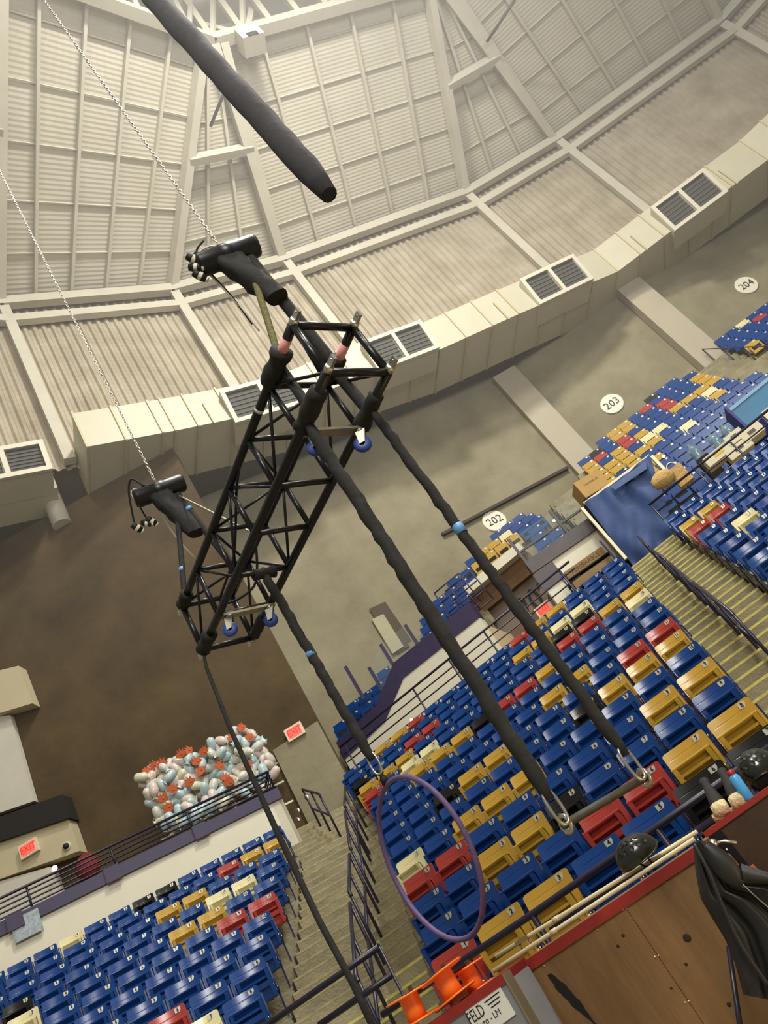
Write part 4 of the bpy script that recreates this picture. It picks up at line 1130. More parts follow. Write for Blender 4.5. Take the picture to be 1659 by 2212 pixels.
pts = []; tries = 0; rn = random.Random(5)
while len(pts) < 128 and tries < 9000:
    tries += 1; x, y = rn.uniform(295, 600), rn.uniform(1570, 1790)
    if inpoly(x, y, HEAP) and all(math.hypot(x - a, y - b) > 13 for a, b in pts): pts.append((x, y))
ORD2 = 'first second third fourth fifth sixth seventh eighth ninth tenth eleventh twelfth thirteenth fourteenth fifteenth sixteenth seventeenth eighteenth nineteenth twentieth'.split() + ['twenty ' + w for w in 'first second third fourth fifth sixth seventh eighth ninth'.split()] + ['thirtieth'] + ['thirty ' + w for w in 'first second third fourth fifth sixth'.split()]
tv = lambda q: -q[0] * sr_ - q[1] * cr_
hi = sorted(pts, key=lambda q: -tv(q)); nb_ = 6; per = math.ceil(len(hi) / nb_)
for tier in range(nb_):
    for i, (x, y) in enumerate(sorted(hi[tier * per:(tier + 1) * per], key=lambda q: q[0] * cr_ - q[1] * sr_)):
        P = onpl(x, y, bp0 - nP * rn.uniform(-.18, .18), nP); c = list(BAGC)[rn.choice([0, 0, 0, 1, 1, 2, 3, 3])]
        o = bpy.data.objects.new('sugar_bag', ME_BAG[c]); COL.objects.link(o); o.location = P
        o.rotation_euler = (rn.uniform(-.5, .5), rn.uniform(-1.4, 1.4), math.atan2(dP.y, dP.x) + rn.uniform(-.5, .5))
        tag(o, '%s sugar bag, %s from left in the %s tier of the heap' % (c, ORD2[i].replace(' ', '-'), ['top', 'second', 'third', 'fourth', 'fifth', 'lowest'][tier]), 'sweet bag', 'spun sugar bags on the rack')
mk = [(318, 1667), (350, 1650), (333, 1655), (390, 1630), (408, 1622), (440, 1624), (522, 1572), (530, 1600), (540, 1592), (502, 1592), (475, 1655), (434, 1665), (410, 1690), (372, 1705), (350, 1725), (365, 1745), (488, 1680), (535, 1652), (470, 1632), (495, 1690), (330, 1700), (425, 1645)]
for i, (x, y) in enumerate(sorted(mk, key=lambda q: q[0] * cr_ - q[1] * sr_)):
    P = onpl(x, y, bp0 - nP * rn.uniform(.1, .26), nP); o = bpy.data.objects.new('paper_mask', ME_MASK); COL.objects.link(o); o.location = P
    o.rotation_euler = (rn.uniform(-.3, .3), rn.uniform(-.9, .9), math.atan2(dP.y, dP.x) + rn.uniform(-.4, .4)); o.scale = (.95, .95, 1.05)
    tag(o, 'spiky orange paper mask, %s from left among the sugar bags' % ORD2[i], 'mask', 'orange masks on the rack')
rk = empty('display_rack', onpl(450, 1760, bp0 + nP * .3, nP), 'white rack with yellow foot boards carrying the sugar bags', 'rack')
for (x0, y0, x1, y1) in ((383, 1762, 405, 1803), (440, 1745, 462, 1778), (500, 1722, 518, 1750), (556, 1690, 568, 1722), (350, 1690, 380, 1760), (520, 1600, 556, 1690)):
    mb = MB(); a, b = onpl(x0, y0, bp0 + nP * .3, nP), onpl(x1, y1, bp0 + nP * .3, nP)
    mb.beam(Vector((a.x, a.y, a.z + .3)), Vector((a.x, a.y, zf)), .07, .05); part('upright', mb, mat('rack_white', (214, 208, 190), .5), rk)
for (x0, y0, x1, y1) in ((405, 1803, 430, 1790), (435, 1786, 455, 1776), (488, 1760, 516, 1746)):
    a, b = onpl(x0, y0, bp0 + nP * .2, nP), onpl(x1, y1, bp0 + nP * .2, nP); mb = MB(); a.z = b.z = zf + .12; mb.beam(a, b, .05, .22); part('foot_board', mb, mat('rack_yellow', (196, 148, 40), .6), rk, 'yellow foot board')
for zz in (.5, 1.0, 1.5):
    a, b = onpl(320, 1740, bp0 + nP * .3, nP), onpl(590, 1640, bp0 + nP * .3, nP); a.z = b.z = zf + zz; mb = MB(); mb.beam(a, b, .04, .04); part('crossbar', mb, mat('rack_white', (214, 208, 190), .5), rk)

# ------------------------------------------------------------------ white concession front on the brown wall
def slab_on_B(name, pxs, off0, off1, m, parent=None, lab=None, cat=None):
    P = [onB(x, y, off1) for x, y in pxs]; mb = MB(); mb.prism(P, oB * (off0 - off1))
    if parent is None:
        o = mb.build(name, m); tag(o, lab, cat); return o
    return part(name, mb, m, parent)
M_BOOTH = mat('booth_cream', (196, 184, 150), .7, 0, .08, 1)
M_BOOTH2 = mat('booth_white', (206, 200, 184), .7, 0, .08, 1)
bo = empty('wall_booth', onB(60, 1840, 1.0), 'cream service front with black awning, lit exit sign and camera dome', 'booth')
slab_on_B('upper_cabinet', [(-160, 1487), (40, 1438), (70, 1519), (-160, 1588)], .02, .4, M_BOOTH, bo)
slab_on_B('recess_panel', [(-160, 1560), (22, 1545), (74, 1730), (-160, 1810)], .02, .2, M_BOOTH2, bo)
slab_on_B('awning', [(-160, 1822), (133, 1716), (150, 1766), (-160, 1872)], .02, .5, mat('awning_black', (34, 31, 28), .8, 0, .2, 3), bo)
fs = slab_on_B('fascia', [(-160, 1873), (148, 1768), (172, 1838), (-160, 1955)], .02, .4, M_BOOTH, bo)
slab_on_B('counter_wall', [(-160, 1950), (108, 1872), (130, 1940), (120, 2010), (-160, 2110)], .02, .35, M_BOOTH2, bo)
t = onB(144, 1828, .41); mb = MB(); mb.lathe([(0, -.05), (.1, -.05), (.1, .02), (.085, .03), (0, .03)], t, oB, 16); dm = part('camera_mount', mb, M_BOOTH2, fs); mb = MB(); mb.lathe([(.075, .02), (.06, .07), (.03, .09), (0, .095)], t, oB, 16); part('camera_dome', mb, M_BLACK, dm, 'dark camera dome')
P = onB(63, 1833, .46); exit_sign(P, dB, oB, .44, .32, 'lit red exit sign on the cream booth fascia')
t = onB(118, 1876, .5); mb = MB(); mb.lathe([(0, 0), (.07, .0), (.05, .05), (0, .07)], t, oB, 12)
o = mb.build('booth_lamp', mat('lamp_glow', (255, 236, 190), .4, emit=4)); tag(o, 'small round lamp under the cream booth fascia', 'lamp')
# black chair with a red jacket and a black bag behind the rail
ch0 = onpl(160, 1890, w1 + nP * 1.3, nP); ch0.z = zf
cart = empty('parked_chair', ch0, 'black folding chair loaded with dark gear behind the left railing', 'chair')
for sx in (-1, 1):
    for sy in (-1, 1):
        mb = MB(); mb.tube([ch0 + dP * .22 * sx + nP * .2 * sy, ch0 + dP * .2 * sx - nP * .16 * sy + Zv * .5], .014, 6); part('leg', mb, M_BLACK, cart)
mb = MB(); mb.box(ch0 + Zv * .48, dP * .24, nP * .22, Zv * .03); part('seat', mb, M_CLOTH, cart)
mb = MB(); mb.box(ch0 + Zv * .78 + nP * .2, dP * .24, nP * .03, Zv * .22); part('backrest', mb, M_CLOTH, cart)
def blob(c, ax, ay, az, m, name, lab, cat, seed=1, n=10):
    rn = random.Random(seed); mb = MB(); G = []
    for i in range(n + 1):
        th = math.pi * i / n; ring = []
        for k in range(14):
            ph = 2 * math.pi * k / 14; rr = 1 + .14 * (rn.random() - .5)
            ring.append(c + ax * rr * math.sin(th) * math.cos(ph) + ay * rr * math.sin(th) * math.sin(ph) + az * math.cos(th) * (1 + .08 * (rn.random() - .5)))
        G.append(ring + [ring[0]])
    mb.grid(G[::-1]); o = mb.build(name, m); tag(o, lab, cat); return o
c = onpl(190, 1872, w1 + nP * 1.15, nP); blob(Vector((c.x, c.y, max(c.z, zf + .75))), dP * .24, nP * .16, Zv * .28, mat('red_cloth', (120, 22, 22), .8, 0, .3, 8), 'red_jacket', 'red jacket heaped on the chair behind the left railing', 'jacket', 3)
c = onpl(150, 1895, w1 + nP * 1.15, nP); blob(Vector((c.x, c.y, zf + .35)), dP * .3, nP * .2, Zv * .34, M_CLOTH, 'black_bag', 'black kit bag beside the red jacket', 'bag', 4)

# ------------------------------------------------------------------ tarp, boxes and water behind the right block
TBb = 17.75
def tpt(x, y, off=0): return onb(x, y, TBb + off)
M_TARP = mat('blue_tarpaulin', (48, 74, 126), .6, 0, .18, 2.5, .1, 10)
corn = [tpt(1264, 1088), tpt(1404, 984), tpt(1466, 1172), tpt(1376, 1233)]
mb = MB(); G = []; rn = random.Random(9); n = 26
for i in range(n + 1):
    v = i / n; row = []
    for j in range(n + 1):
        u = j / n; p = corn[0].lerp(corn[1], u).lerp(corn[3].lerp(corn[2], u), v)
        f = .05 * math.sin(9 * (u - .35 * v) + 2 * math.sin(3 * v)) * (.3 + v) + .05 * math.sin(17 * (u + .8 * v) + 1) * v * (1 - u) + .03 * math.sin(25 * u * (1 - v) + 5 * v)
        s = -.04 * math.sin(math.pi * u) * (1 - v)
        row.append(p - NC * (f + .08) + Zv * s)
    G.append(row)
mb.grid(G); back = [[p + NC * .012 for p in r][::-1] for r in G]; mb.grid(back)
o = mb.build('tarpaulin', M_TARP); tag(o, 'creased blue tarpaulin hung over the opening at the head of the right stairs', 'tarp')
mb = MB(); f0 = [tpt(1318, 1052, -.16), tpt(1395, 996, -.16), tpt(1398, 1012, -.2), tpt(1330, 1058, -.2)]; mb.prism(f0, NC * .03); part('fold', mb, M_TARP, o)
M_POST = mat('white_post', (236, 226, 190), .4)
fr_ = empty('tarp_stand', tpt(1300, 1150), 'pale pipe stand at both sides of the blue tarpaulin', 'stand')
for (x0, y0, x1, y1) in ((1257, 1098, 1352, 1208), (1407, 986, 1450, 1032)):
    a, b = tpt(x0, y0, -.1), tpt(x1, y1, -.1); mb = MB(); mb.beam(a, Vector((a.x, a.y, b.z)), .09, .07); part('post', mb, M_POST, fr_)
mb = MB(); mb.beam(tpt(1262, 1088, .08), tpt(1404, 984, .08), .06, .06); part('head_pipe', mb, M_POST, fr_)
def boxy(name, c, ax, ay, az, m, lab, cat, group=None, flaps=False, tape=None):
    mb = MB(); mb.box(c, ax, ay, az); o = mb.build(name, m); tag(o, lab, cat, group)
    if flaps:
        mb = MB(); mb.box(c + az * 1.0 - ay * .5, ax * .99, ay * .49, Zv * .006); part('flap', mb, m, o); mb = MB(); mb.box(c + az * 1.0 + ay * .5, ax * .99, ay * .49, Zv * .006); part('flap', mb, m, o)
    if tape: mb = MB(); mb.box(c + az + Zv * .009, ax * 1.0, ay * .1, Zv * .002); part('tape', mb, tape, o)
    return o
M_CARD = mat('brown_cardboard', (176, 142, 84), .8, 0, .12, 5)
M_CARD2 = mat('brown_paper', (190, 156, 98), .85, 0, .25, 9, .4, 20)
zz = tpt(1275, 1082, .5).z
eR, nR_ = frame(-13.79 + 22)
bc = onb(1277, 1058, TBb + .6)
sup = boxy('packing_case', Vector((bc.x, bc.y, (DECKZ + bc.z - .26) / 2)), eR * .42, nR_ * .36, Zv * ((bc.z - .26 - DECKZ) / 2), M_DARK, 'dark packing case behind the tarpaulin under a carton', 'case')
ob = boxy('carton', bc, eR * .36, nR_ * .3, Zv * .255, M_CARD, 'taped brown carton standing on the upper left corner of the tarpaulin', 'carton', None, True, mat('pale_tape', (196, 170, 120), .4))
text_on('THIS SIDE UP', .07, bc - nR_ * .303 + Zv * .06, eR, Zv, ob, 'lettering', mat('faint_print', (96, 74, 44), .8), .001)
# hand truck with cartons behind the rail
hz = zR7
tc = onb(1455, 1070, 17.3); tc.z = hz
ht = empty('hand_truck', tc, 'chrome hoop handled cart holding cartons behind the right railing', 'cart')
mb = MB(); mb.box(tc + Zv * .14, ER * .55, NR * .35, Zv * .03); part('deck', mb, M_BEAM, ht)
for s in (-1, 1):
    mb = MB(); c = tc + ER * .5 * s; mb.tube([c + NR * .3 + Zv * .15] + [c + NR * (.3 * math.cos(k * math.pi / 8)) + Zv * (.75 + .22 * math.sin(k * math.pi / 8)) for k in range(9)] + [c - NR * .3 + Zv * .15], .022, 8); part('hoop_handle', mb, M_CHR, ht)
    for t in (-1, 1): mb = MB(); mb.lathe([(0, -.02), (.06, -.02), (.06, .02), (0, .02)], tc + ER * .42 * s + NR * .28 * t + Zv * .06, ER, 12); part('wheel', mb, M_BLACK, ht)
p1_, p2_, p3_ = onb(1425, 1052, 17.1), onb(1468, 1058, 17.15), onb(1490, 1045, 17.2)
boxy('carton', Vector((p1_.x, p1_.y, hz + .17 + .22)), ER * .27, NR * .24, Zv * .22, M_CARD, 'brown carton at the left end of the chrome handled cart', 'carton', None, True)
boxy('carton', Vector((p2_.x, p2_.y, hz + .17 + .2)), ER * .22, NR * .2, Zv * .2, M_CARD, 'brown carton on the right of the chrome handled cart', 'carton', None, True)
blob(onb(1432, 1035, 17.1), ER * .28, NR * .18, Zv * .2, M_CARD2, 'paper_sack', 'crumpled brown paper sack lying on the left carton', 'sack', 7)
pb = onb(1470, 1028, 17.3); o = boxy('paper_bag', pb, ER * .17, NR * .1, Zv * .24, M_CARD2, 'upright brown paper carrier bag with white handle on the cart', 'bag')
mb = MB(); mb.tube([pb + Zv * .24 + ER * (.12 * math.cos(k * math.pi / 8)) + Zv * (.16 * math.sin(k * math.pi / 8)) for k in range(9)], .012, 6); part('handle', mb, M_WHT, o)
wp_ = onb(1527, 1005, 17.3); o = boxy('wrapped_pallet', Vector((wp_.x, wp_.y, hz + .4)), ER * .42, NR * .3, Zv * .4, M_CARD2, 'film wrapped brown bundle right of the chrome handled cart', 'bundle')
mb = MB(); mb.box(Vector((wp_.x, wp_.y, hz + .83)), ER * .34, NR * .24, Zv * .05); part('crumpled_top', mb, M_CARD2, o)
M_JUG = mat('water_jug', (120, 150, 160), .1, 0, alpha=.55, spec=.8)
for k, (x, y, wd) in enumerate(((1500, 975, 'left'), (1545, 952, 'middle'), (1572, 932, 'right'))):
    c = onb(x, y, 17.9); c.z -= .25; mb = MB(); mb.lathe([(0, 0), (.13, 0), (.14, .03), (.135, .13), (.14, .16), (.135, .28), (.12, .34), (.04, .41), (.035, .47), (0, .47)], c, Zv, 18)
    o = mb.build('water_jug', M_JUG); tag(o, 'clear round water jug, %s of three behind the right railing' % wd, 'jug', 'water jugs behind the railing')
    b = MB(); zt = hz; b.box(Vector((c.x, c.y, (hz + c.z) / 2)), ER * .15, NR * .15, Zv * max(.02, (c.z - hz) / 2 - .002)); q = b.build('jug_crate', M_DARK); tag(q, 'dark crate standing under the %s water jug' % wd, 'crate')
M_CREAM = mat('cream_carton', (216, 208, 176), .6, 0, .06, 4)
for k, (x, y, w, wd) in enumerate(((1555, 985, .34, 'left'), (1588, 950, .2, 'top'), (1598, 975, .28, 'middle'), (1625, 940, .24, 'right'))):
    c = onb(x, y, 17.2); o = boxy('cream_carton', Vector((c.x, c.y, c.z)), ER * w, NR * .2, Zv * .12, M_CREAM, 'flat cream carton, %s one of the pile behind the right railing' % wd, 'carton', 'cream cartons behind the railing')
    mb = MB(); mb.box(c - NR * .203 + Zv * .01, ER * w * .35, NR * .003, Zv * .04); part('print', mb, mat('carton_yellow', (212, 184, 62), .6) if k == 0 else M_GREYP, o, 'printed label')
bb = onb(1632, 880, 18.2)
bi = empty('blue_bin', bb, 'large blue bin with a cream board at the right edge of the photo', 'bin')
for nm, c, ax, ay, az, m in (('front_panel', bb + ER * .5, ER * .95, NR * .03, Zv * .3, mat('bin_teal', (52, 112, 150), .4, 0, .1, 3)), ('side_panel', bb - ER * .45 + NR * .35, ER * .03, NR * .4, Zv * .45, mat('bin_blue', (36, 40, 120), .4)), ('rim', bb + ER * .5 + Zv * .32, ER * .98, NR * .05, Zv * .04, mat('bin_rim', (120, 160, 190), .4)), ('back_panel', bb + ER * .5 + NR * .75, ER * .95, NR * .03, Zv * .45, mat('bin_blue', (36, 40, 120), .4)), ('cream_board', bb + ER * .75 - NR * .1 - Zv * .42, ER * .8, NR * .03, Zv * .2, M_CREAM), ('stand', Vector((bb.x, bb.y, (hz + bb.z - .62) / 2)) + ER * .5 + NR * .3, ER * .7, NR * .25, Zv * max(.05, (bb.z - .62 - hz) / 2), M_GREYP)):
    mb = MB(); mb.box(c, ax, ay, az); part(nm, mb, m, bi)
# stack of flat cartons on a rolling rack in front of the right white wall
def onr(x, y, off=-.5): return onpl(x, y, WP + NW * off, NW)
ra0, ra1 = (onr(1215, 1233, -.75) - WP).dot(EW), (onr(1299, 1180, -.75) - WP).dot(EW)
rtop = onr(1215, 1233, -.75).z - .02
rack = empty('carton_rack', Wp((ra0 + ra1) / 2, -.5, DECKZ), 'dark rolling rack holding a stack of flat brown cartons', 'rack')
Hh = .30
for k in range(4):
    z0 = rtop - Hh * (k + 1) + .06; o = wbox(ra0, ra1, -.75, -.2, z0, z0 + Hh * .7).build('flat_carton', mat('carton_brown_dull', (136, 110, 70), .8, 0, .2, 4)); tag(o, 'flat brown carton, %s of four on the dark rack by the white wall' % ['top', 'second', 'third', 'bottom'][k], 'carton', 'cartons on the rolling rack')
    part('shelf', wbox(ra0 - .06, ra1 + .06, -.78, -.18, z0 - .03, z0 - .002), M_DARK, rack)
    if k == 0: text_on('PERISHABLE', .15, Wp((ra0 + ra1) / 2, -.755, z0 + Hh * .35), EW, Zv, o, 'lettering', mat('faint_print', (96, 74, 44), .8), .001)
for a in (ra0 - .05, ra1 + .05):
    for d in (-.77, -.19): mb = MB(); mb.tube([Wp(a, d, DECKZ), Wp(a, d, rtop + .1)], .022, 8); part('upright', mb, M_PURP, rack)
t = onr(1185, 1245, -.02); mb = MB(); mb.box(t, EW * .3, NW * .02, Zv * .25); o = mb.build('grey_panel', M_GREYP); tag(o, 'blank grey panel on the white wall right of the portal', 'panel')

# glass guard and dark posts above the right white wall and the left coping
M_GLASS = mat('guard_glass', (170, 190, 190), .08, 0, alpha=.07, spec=.6)
gg = empty('glass_guard', Wp(wl_len / 2, .2, zr + .36), 'clear glass guard with dark posts on the grey coping', 'guard')
zg = onr(1098, 1165, .2).z
for k in range(3):
    a = lerp(.05, wl_len - .1, k / 2); mb = MB(); mb.beam(Wp(a, .2, zr + .3), Wp(a, .2, zg), .07, .07, NW); part('post', mb, M_GREYP, gg)
    if k < 2: part('pane', wbox(a + .06, lerp(.05, wl_len - .1, (k + 1) / 2) - .06, .19, .205, zr + .45, zg - .05), M_GLASS, gg)
mb = MB(); mb.beam(Wp(0, .2, zr + .75), Wp(wl_len, .2, zr + .75), .05, .05); part('rail', mb, M_GREYP, gg)
gl = empty('glass_guard', onb(850, 1470, WB + .3), 'glass guard with leaning dark posts above the purple coping', 'guard')
pp = [((746, 1440), (783, 1490)), ((797, 1442), (830, 1497)), ((822, 1392), (855, 1445)), ((875, 1350), (905, 1400))]
tops = []
for (a, b) in pp:
    A, Bq = onb(a[0], a[1], WB + .3), onb(b[0], b[1], WB + .3); mb = MB(); mb.beam(A, Vector((A.x, A.y, Bq.z - .25)), .07, .09); part('post', mb, M_PURP, gl); tops.append((A, Bq))
for k in (1, 2):
    A, Bq = tops[k]; A2, B2 = tops[k + 1]; mb = MB(); mb.prism([A + EC * .05, A2 - EC * .05, Vector((A2.x, A2.y, B2.z)) - EC * .05, Vector((A.x, A.y, Bq.z)) + EC * .05], NC * .012); part('pane', mb, M_GLASS, gl)
# crowd rails at the head of the left block of the upper deck
o = empty('deck_rail', onb(980, 1330, 19.2), 'dark purple guard rails beside the stairs above portal 202', 'railing')
for (x0, y0, x1, y1) in ((938, 1282, 985, 1345), (962, 1278, 1010, 1338)):
    a, b = onb(x0, y0, 19.3), onb(x1, y1, 19.3); b.z = min(b.z, a.z - .8)
    for k in range(4): mb = MB(); mb.tube([a.lerp(b, k / 3) , a.lerp(b, k / 3) + EC * .9], .02, 6); part('rail', mb, M_PURP, o)
    for s in (0, .45, .9): mb = MB(); mb.tube([a + EC * s, b + EC * s], .022, 6); part('post', mb, M_PURP, o)
# step lights, and a glint on the tarp post added as a glowing disc
M_GLOW = mat('light_and_glint_glow', (255, 226, 170), .4, emit=9)
for k, (P, lab) in enumerate(((onpl(662, 1722, w1 + dP * .02, dP), 'bright step light low on the wall at the head of the left stairs'), (onpl(643, 1750, w1 + dP * .02, dP), 'upper step light on the white parapet end'), (onpl(643, 1770, w1 + dP * .02, dP), 'lower step light on the white parapet end'), (onb(1197, 1125, WB + .6), 'bright lamp behind the glass guard'), (onb(1434, 986, 17.6), 'added glowing glint on the post right of the blue tarpaulin'), (onb(889, 1555, RB - .1), 'bright spot lamp on the railing behind the top centre row'))):
    mb = MB(); mb.lathe([(0, -.02), (.03, -.015), (.036, .012), (.018, .03), (0, .033)], P, dP if k < 3 else -NC, 12); o = mb.build('light_and_glint', M_GLOW); tag(o, lab, 'light')
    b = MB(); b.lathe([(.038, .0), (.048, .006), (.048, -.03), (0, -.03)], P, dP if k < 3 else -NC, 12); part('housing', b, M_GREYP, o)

# ------------------------------------------------------------------ foreground: crates, gear and a jacket
CB = 4.9                                 # front face of the plywood crate
def fp(x, y, b=CB): return onb(x, y, b)
M_PLY = mat('plywood', (146, 110, 68), .6, 0, .35, 3, .12, 30, rgb2=(106, 77, 46), detail=9, stretch=(1.2, 1.2, .25))
M_RED = mat('red_edge_paint', (150, 40, 34), .5, 0, .22, 8)
M_CRATE = mat('dark_brown_panel', (66, 46, 32), .5, 0, .25, 6)
M_FRB = mat('black_steel_edge', (26, 24, 28), .45, .3)
def col(px, b=CB): P = fp(*px, b); return P
tl, tr = fp(1100, 2100), fp(1510, 1824); tl.z = lerp(tl.z, tr.z, 0); 
cr = empty('plywood_crate', Vector((((tl + tr) / 2).x, ((tl + tr) / 2).y, FLOOR)), 'big plywood crate with a scuffed red top edge in the right foreground', 'crate')
tr2 = fp(1720, 1690, CB); ae_, be_, re_ = toC(tl)[0], toC(tr)[0], toC(tr2)[0] + .3
seam = toC(fp(1345, 1951))[0]
def ztop(a): return lerp(tl.z, tr.z, (a - ae_) / (be_ - ae_))
for k, (a0, a1) in enumerate(((ae_, seam - .002), (seam + .002, re_))):
    mb = MB(); mb.prism([C(a0, CB, FLOOR), C(a1, CB, FLOOR), C(a1, CB, ztop(a1)), C(a0, CB, ztop(a0))], NC * .018); pl = part('plywood_panel', mb, M_PLY, cr)
for (x, y) in ((1346, 1964), (1353, 1962), (1415, 2067), (1422, 2064), (1480, 2166), (1488, 2163), (1175, 2086), (1290, 2008), (1440, 1905)):
    P = fp(x, y); mb = MB(); mb.lathe([(0, 0), (.007, 0), (.006, .003), (0, .004)], P, -NC, 8); part('screw', mb, M_CHR, cr)
for (x, y, r) in ((1484, 2026, .022), (1346, 2021, .01), (1482, 2083, .009), (1575, 2170, .012), (1335, 2044, .009), (1450, 2135, .007)):   # knots
    P = fp(x, y); mb = MB(); mb.lathe([(0, 0), (r * .6, 0), (r, -.0005), (r, -.004)], P - NC * .0012, -NC, 12); part('knot', mb, mat('wood_knot', (52, 34, 22), .7, 0, .4, 60), cr)
rz = .055
mb = MB(); mb.prism([C(ae_ - .005, CB - .012, ztop(ae_) - rz), C(be_, CB - .012, ztop(be_) - rz), C(be_, CB - .012, ztop(be_) + .004), C(ae_ - .005, CB - .012, ztop(ae_) + .004)], NC * .05); part('red_edge', mb, M_RED, cr, 'red painted top edge')
mb = MB(); mb.prism([C(ae_, CB, ztop(ae_) - .002), C(re_, CB, ztop(re_) - .002), C(re_, CB + .75, ztop(re_) - .002), C(ae_, CB + .75, ztop(ae_) - .002)], (0, 0, -.02)); part('lid', mb, M_PLY, cr)
mb = MB(); mb.prism([C(ae_, CB + .02, FLOOR), C(ae_, CB + .75, FLOOR), C(ae_, CB + .75, ztop(ae_) - .02), C(ae_, CB + .02, ztop(ae_) - .02)], EC * .018); part('side_panel', mb, M_PLY, cr)
mb = MB(); P = [fp(1108, 2112), fp(1122, 2106), fp(1190, 2225), fp(1172, 2230)]; mb.prism([p - NC * .004 for p in P], NC * -.004); part('edge_strip', mb, M_WHT, cr, 'worn white edge strip')
mb = MB(); rn = random.Random(4); L_, R_ = [], []
for k in range(31):                       # long black scuff on the plywood
    t = k / 30; x, y = lerp(1186, 1300, t), lerp(2104, 2228, t); w = (2 + 7 * math.sin(math.pi * min(1, t * 1.1 + .12))) * (.85 + .3 * rn.random()); L_.append(fp(x - w, y + w * .6) - NC * .002); R_.append(fp(x + w, y - w * .6) - NC * .002)
mb.grid([R_, L_], False); sc_ = part('scuff_mark', mb, mat('black_scuff', (20, 17, 15), .8), cr, 'long black scuff')

# dark crate with riveted steel edges, further right and nearer
KB = 4.55
k0, k1 = fp(1524, 1800, KB), fp(1662, 1702, KB)
dc = empty('riveted_crate', Vector((k1.x, k1.y, FLOOR)), 'dark brown crate with black riveted steel edges at the right edge of the photo', 'crate')
ka, kb2 = toC(k0)[0], toC(k1)[0] + .8
zk = lambda a: lerp(k0.z, k1.z, (a - ka) / (toC(k1)[0] - ka))
mb = MB(); mb.prism([C(ka, KB, FLOOR), C(kb2, KB, FLOOR), C(kb2, KB, zk(kb2)), C(ka, KB, zk(ka))], NC * .3); part('panel', mb, M_CRATE, dc)
mb = MB(); mb.prism([C(ka - .01, KB - .01, zk(ka) - .02), C(kb2, KB - .01, zk(kb2) - .02), C(kb2, KB - .01, zk(kb2) + .008), C(ka - .01, KB - .01, zk(ka) + .008)], NC * .32); part('red_edge', mb, M_RED, dc, 'dull red top edge')
def strip(a0, a1, z0, z1, nm='steel_edge'):
    mb = MB(); mb.cbox(a0, a1, KB - .006, KB, z0, z1); o = part(nm, mb, M_FRB, dc)
    n = max(2, int(max(a1 - a0, z1 - z0) / .16))
    for i in range(n):
        t = (i + .5) / n; P = C(lerp(a0, a1, t if a1 - a0 > z1 - z0 else .5), KB - .006, lerp(z0, z1, t if z1 - z0 > a1 - a0 else .5)); q = MB(); q.lathe([(0, 0), (.008, 0), (.005, .005), (0, .006)], P, -NC, 6); part('rivet', q, M_CHR, o)
za = min(zk(ka), zk(kb2)) - .03
strip(ka, ka + .075, za - 1.3, za); strip(ka + .3, ka + .345, za - 1.0, za - .1); strip(ka + .345, kb2, za - .16, za - .1); strip(ka + .345, kb2, za - .62, za - .57)

# silver case with a paper label, orange reels standing on it
SB = 4.5
s0, s1 = fp(860, 2262, SB), fp(1087, 2103, SB)
sc2 = empty('silver_case', Vector((s1.x, s1.y, FLOOR)), 'grey road case with a red top edge and a paper label at the bottom edge', 'case')
sa, sb2 = toC(s0)[0], toC(s1)[0]; zs = lambda a: lerp(s0.z, s1.z, (a - sa) / (sb2 - sa))
M_SILV = mat('grey_case_laminate', (136, 138, 142), .45, .1, .08, 4)
mb = MB(); mb.prism([C(sa, SB, FLOOR), C(sb2, SB, FLOOR), C(sb2, SB, zs(sb2)), C(sa, SB, zs(sa))], NC * .36); part('body', mb, M_SILV, sc2)
mb = MB(); mb.prism([C(sa, SB - .012, zs(sa) - .042), C(sb2, SB - .012, zs(sb2) - .042), C(sb2, SB - .012, zs(sb2) + .006), C(sa, SB - .012, zs(sa) + .006)], NC * .39); part('red_edge', mb, M_RED, sc2, 'red painted top edge')
lp = [fp(1006, 2184, SB), fp(1080, 2128, SB), fp(1114, 2190, SB), fp(1040, 2246, SB)]; lc = (lp[0] + lp[1] + lp[2] + lp[3]) / 4 - NC * .006
lx = (lp[1] - lp[0]); lw = lx.length / 2; lx.normalize(); lh = (lp[0] - lp[3]).length / 2; lz = (lp[0] - lp[3]).normalized()
mb = MB(); mb.box(lc, lx * lw, NC * .002, lz * lh); lb = part('paper_label', mb, mat('paper_white', (222, 222, 214), .6, 0, .05, 8), sc2, 'white paper label')
text_on('FELD', .085, lc - NC * .0035 - lx * lw * .62 + lz * lh * .42, lx, lz, lb, 'lettering', M_INK, .0006, .62)
text_on('Auto - LM', .045, lc - NC * .0035 - lx * lw * .2 - lz * lh * .28, lx, lz, lb, 'lettering', M_INK, .0006, .9)
for k in range(3):
    mb = MB(); mb.box(lc - NC * .003 + lx * lw * .42 + lz * lh * (.7 - .25 * k), lx * lw * (.42 - .08 * k), NC * .0006, lz * .003); part('ruled_line', mb, M_INK, lb)
mb = MB(); mb.box(C(sb2 + .004, SB + .03, zs(sb2) - .5), EC * .006, NC * .05, Zv * .5); part('edge_strip', mb, M_ALU, sc2)

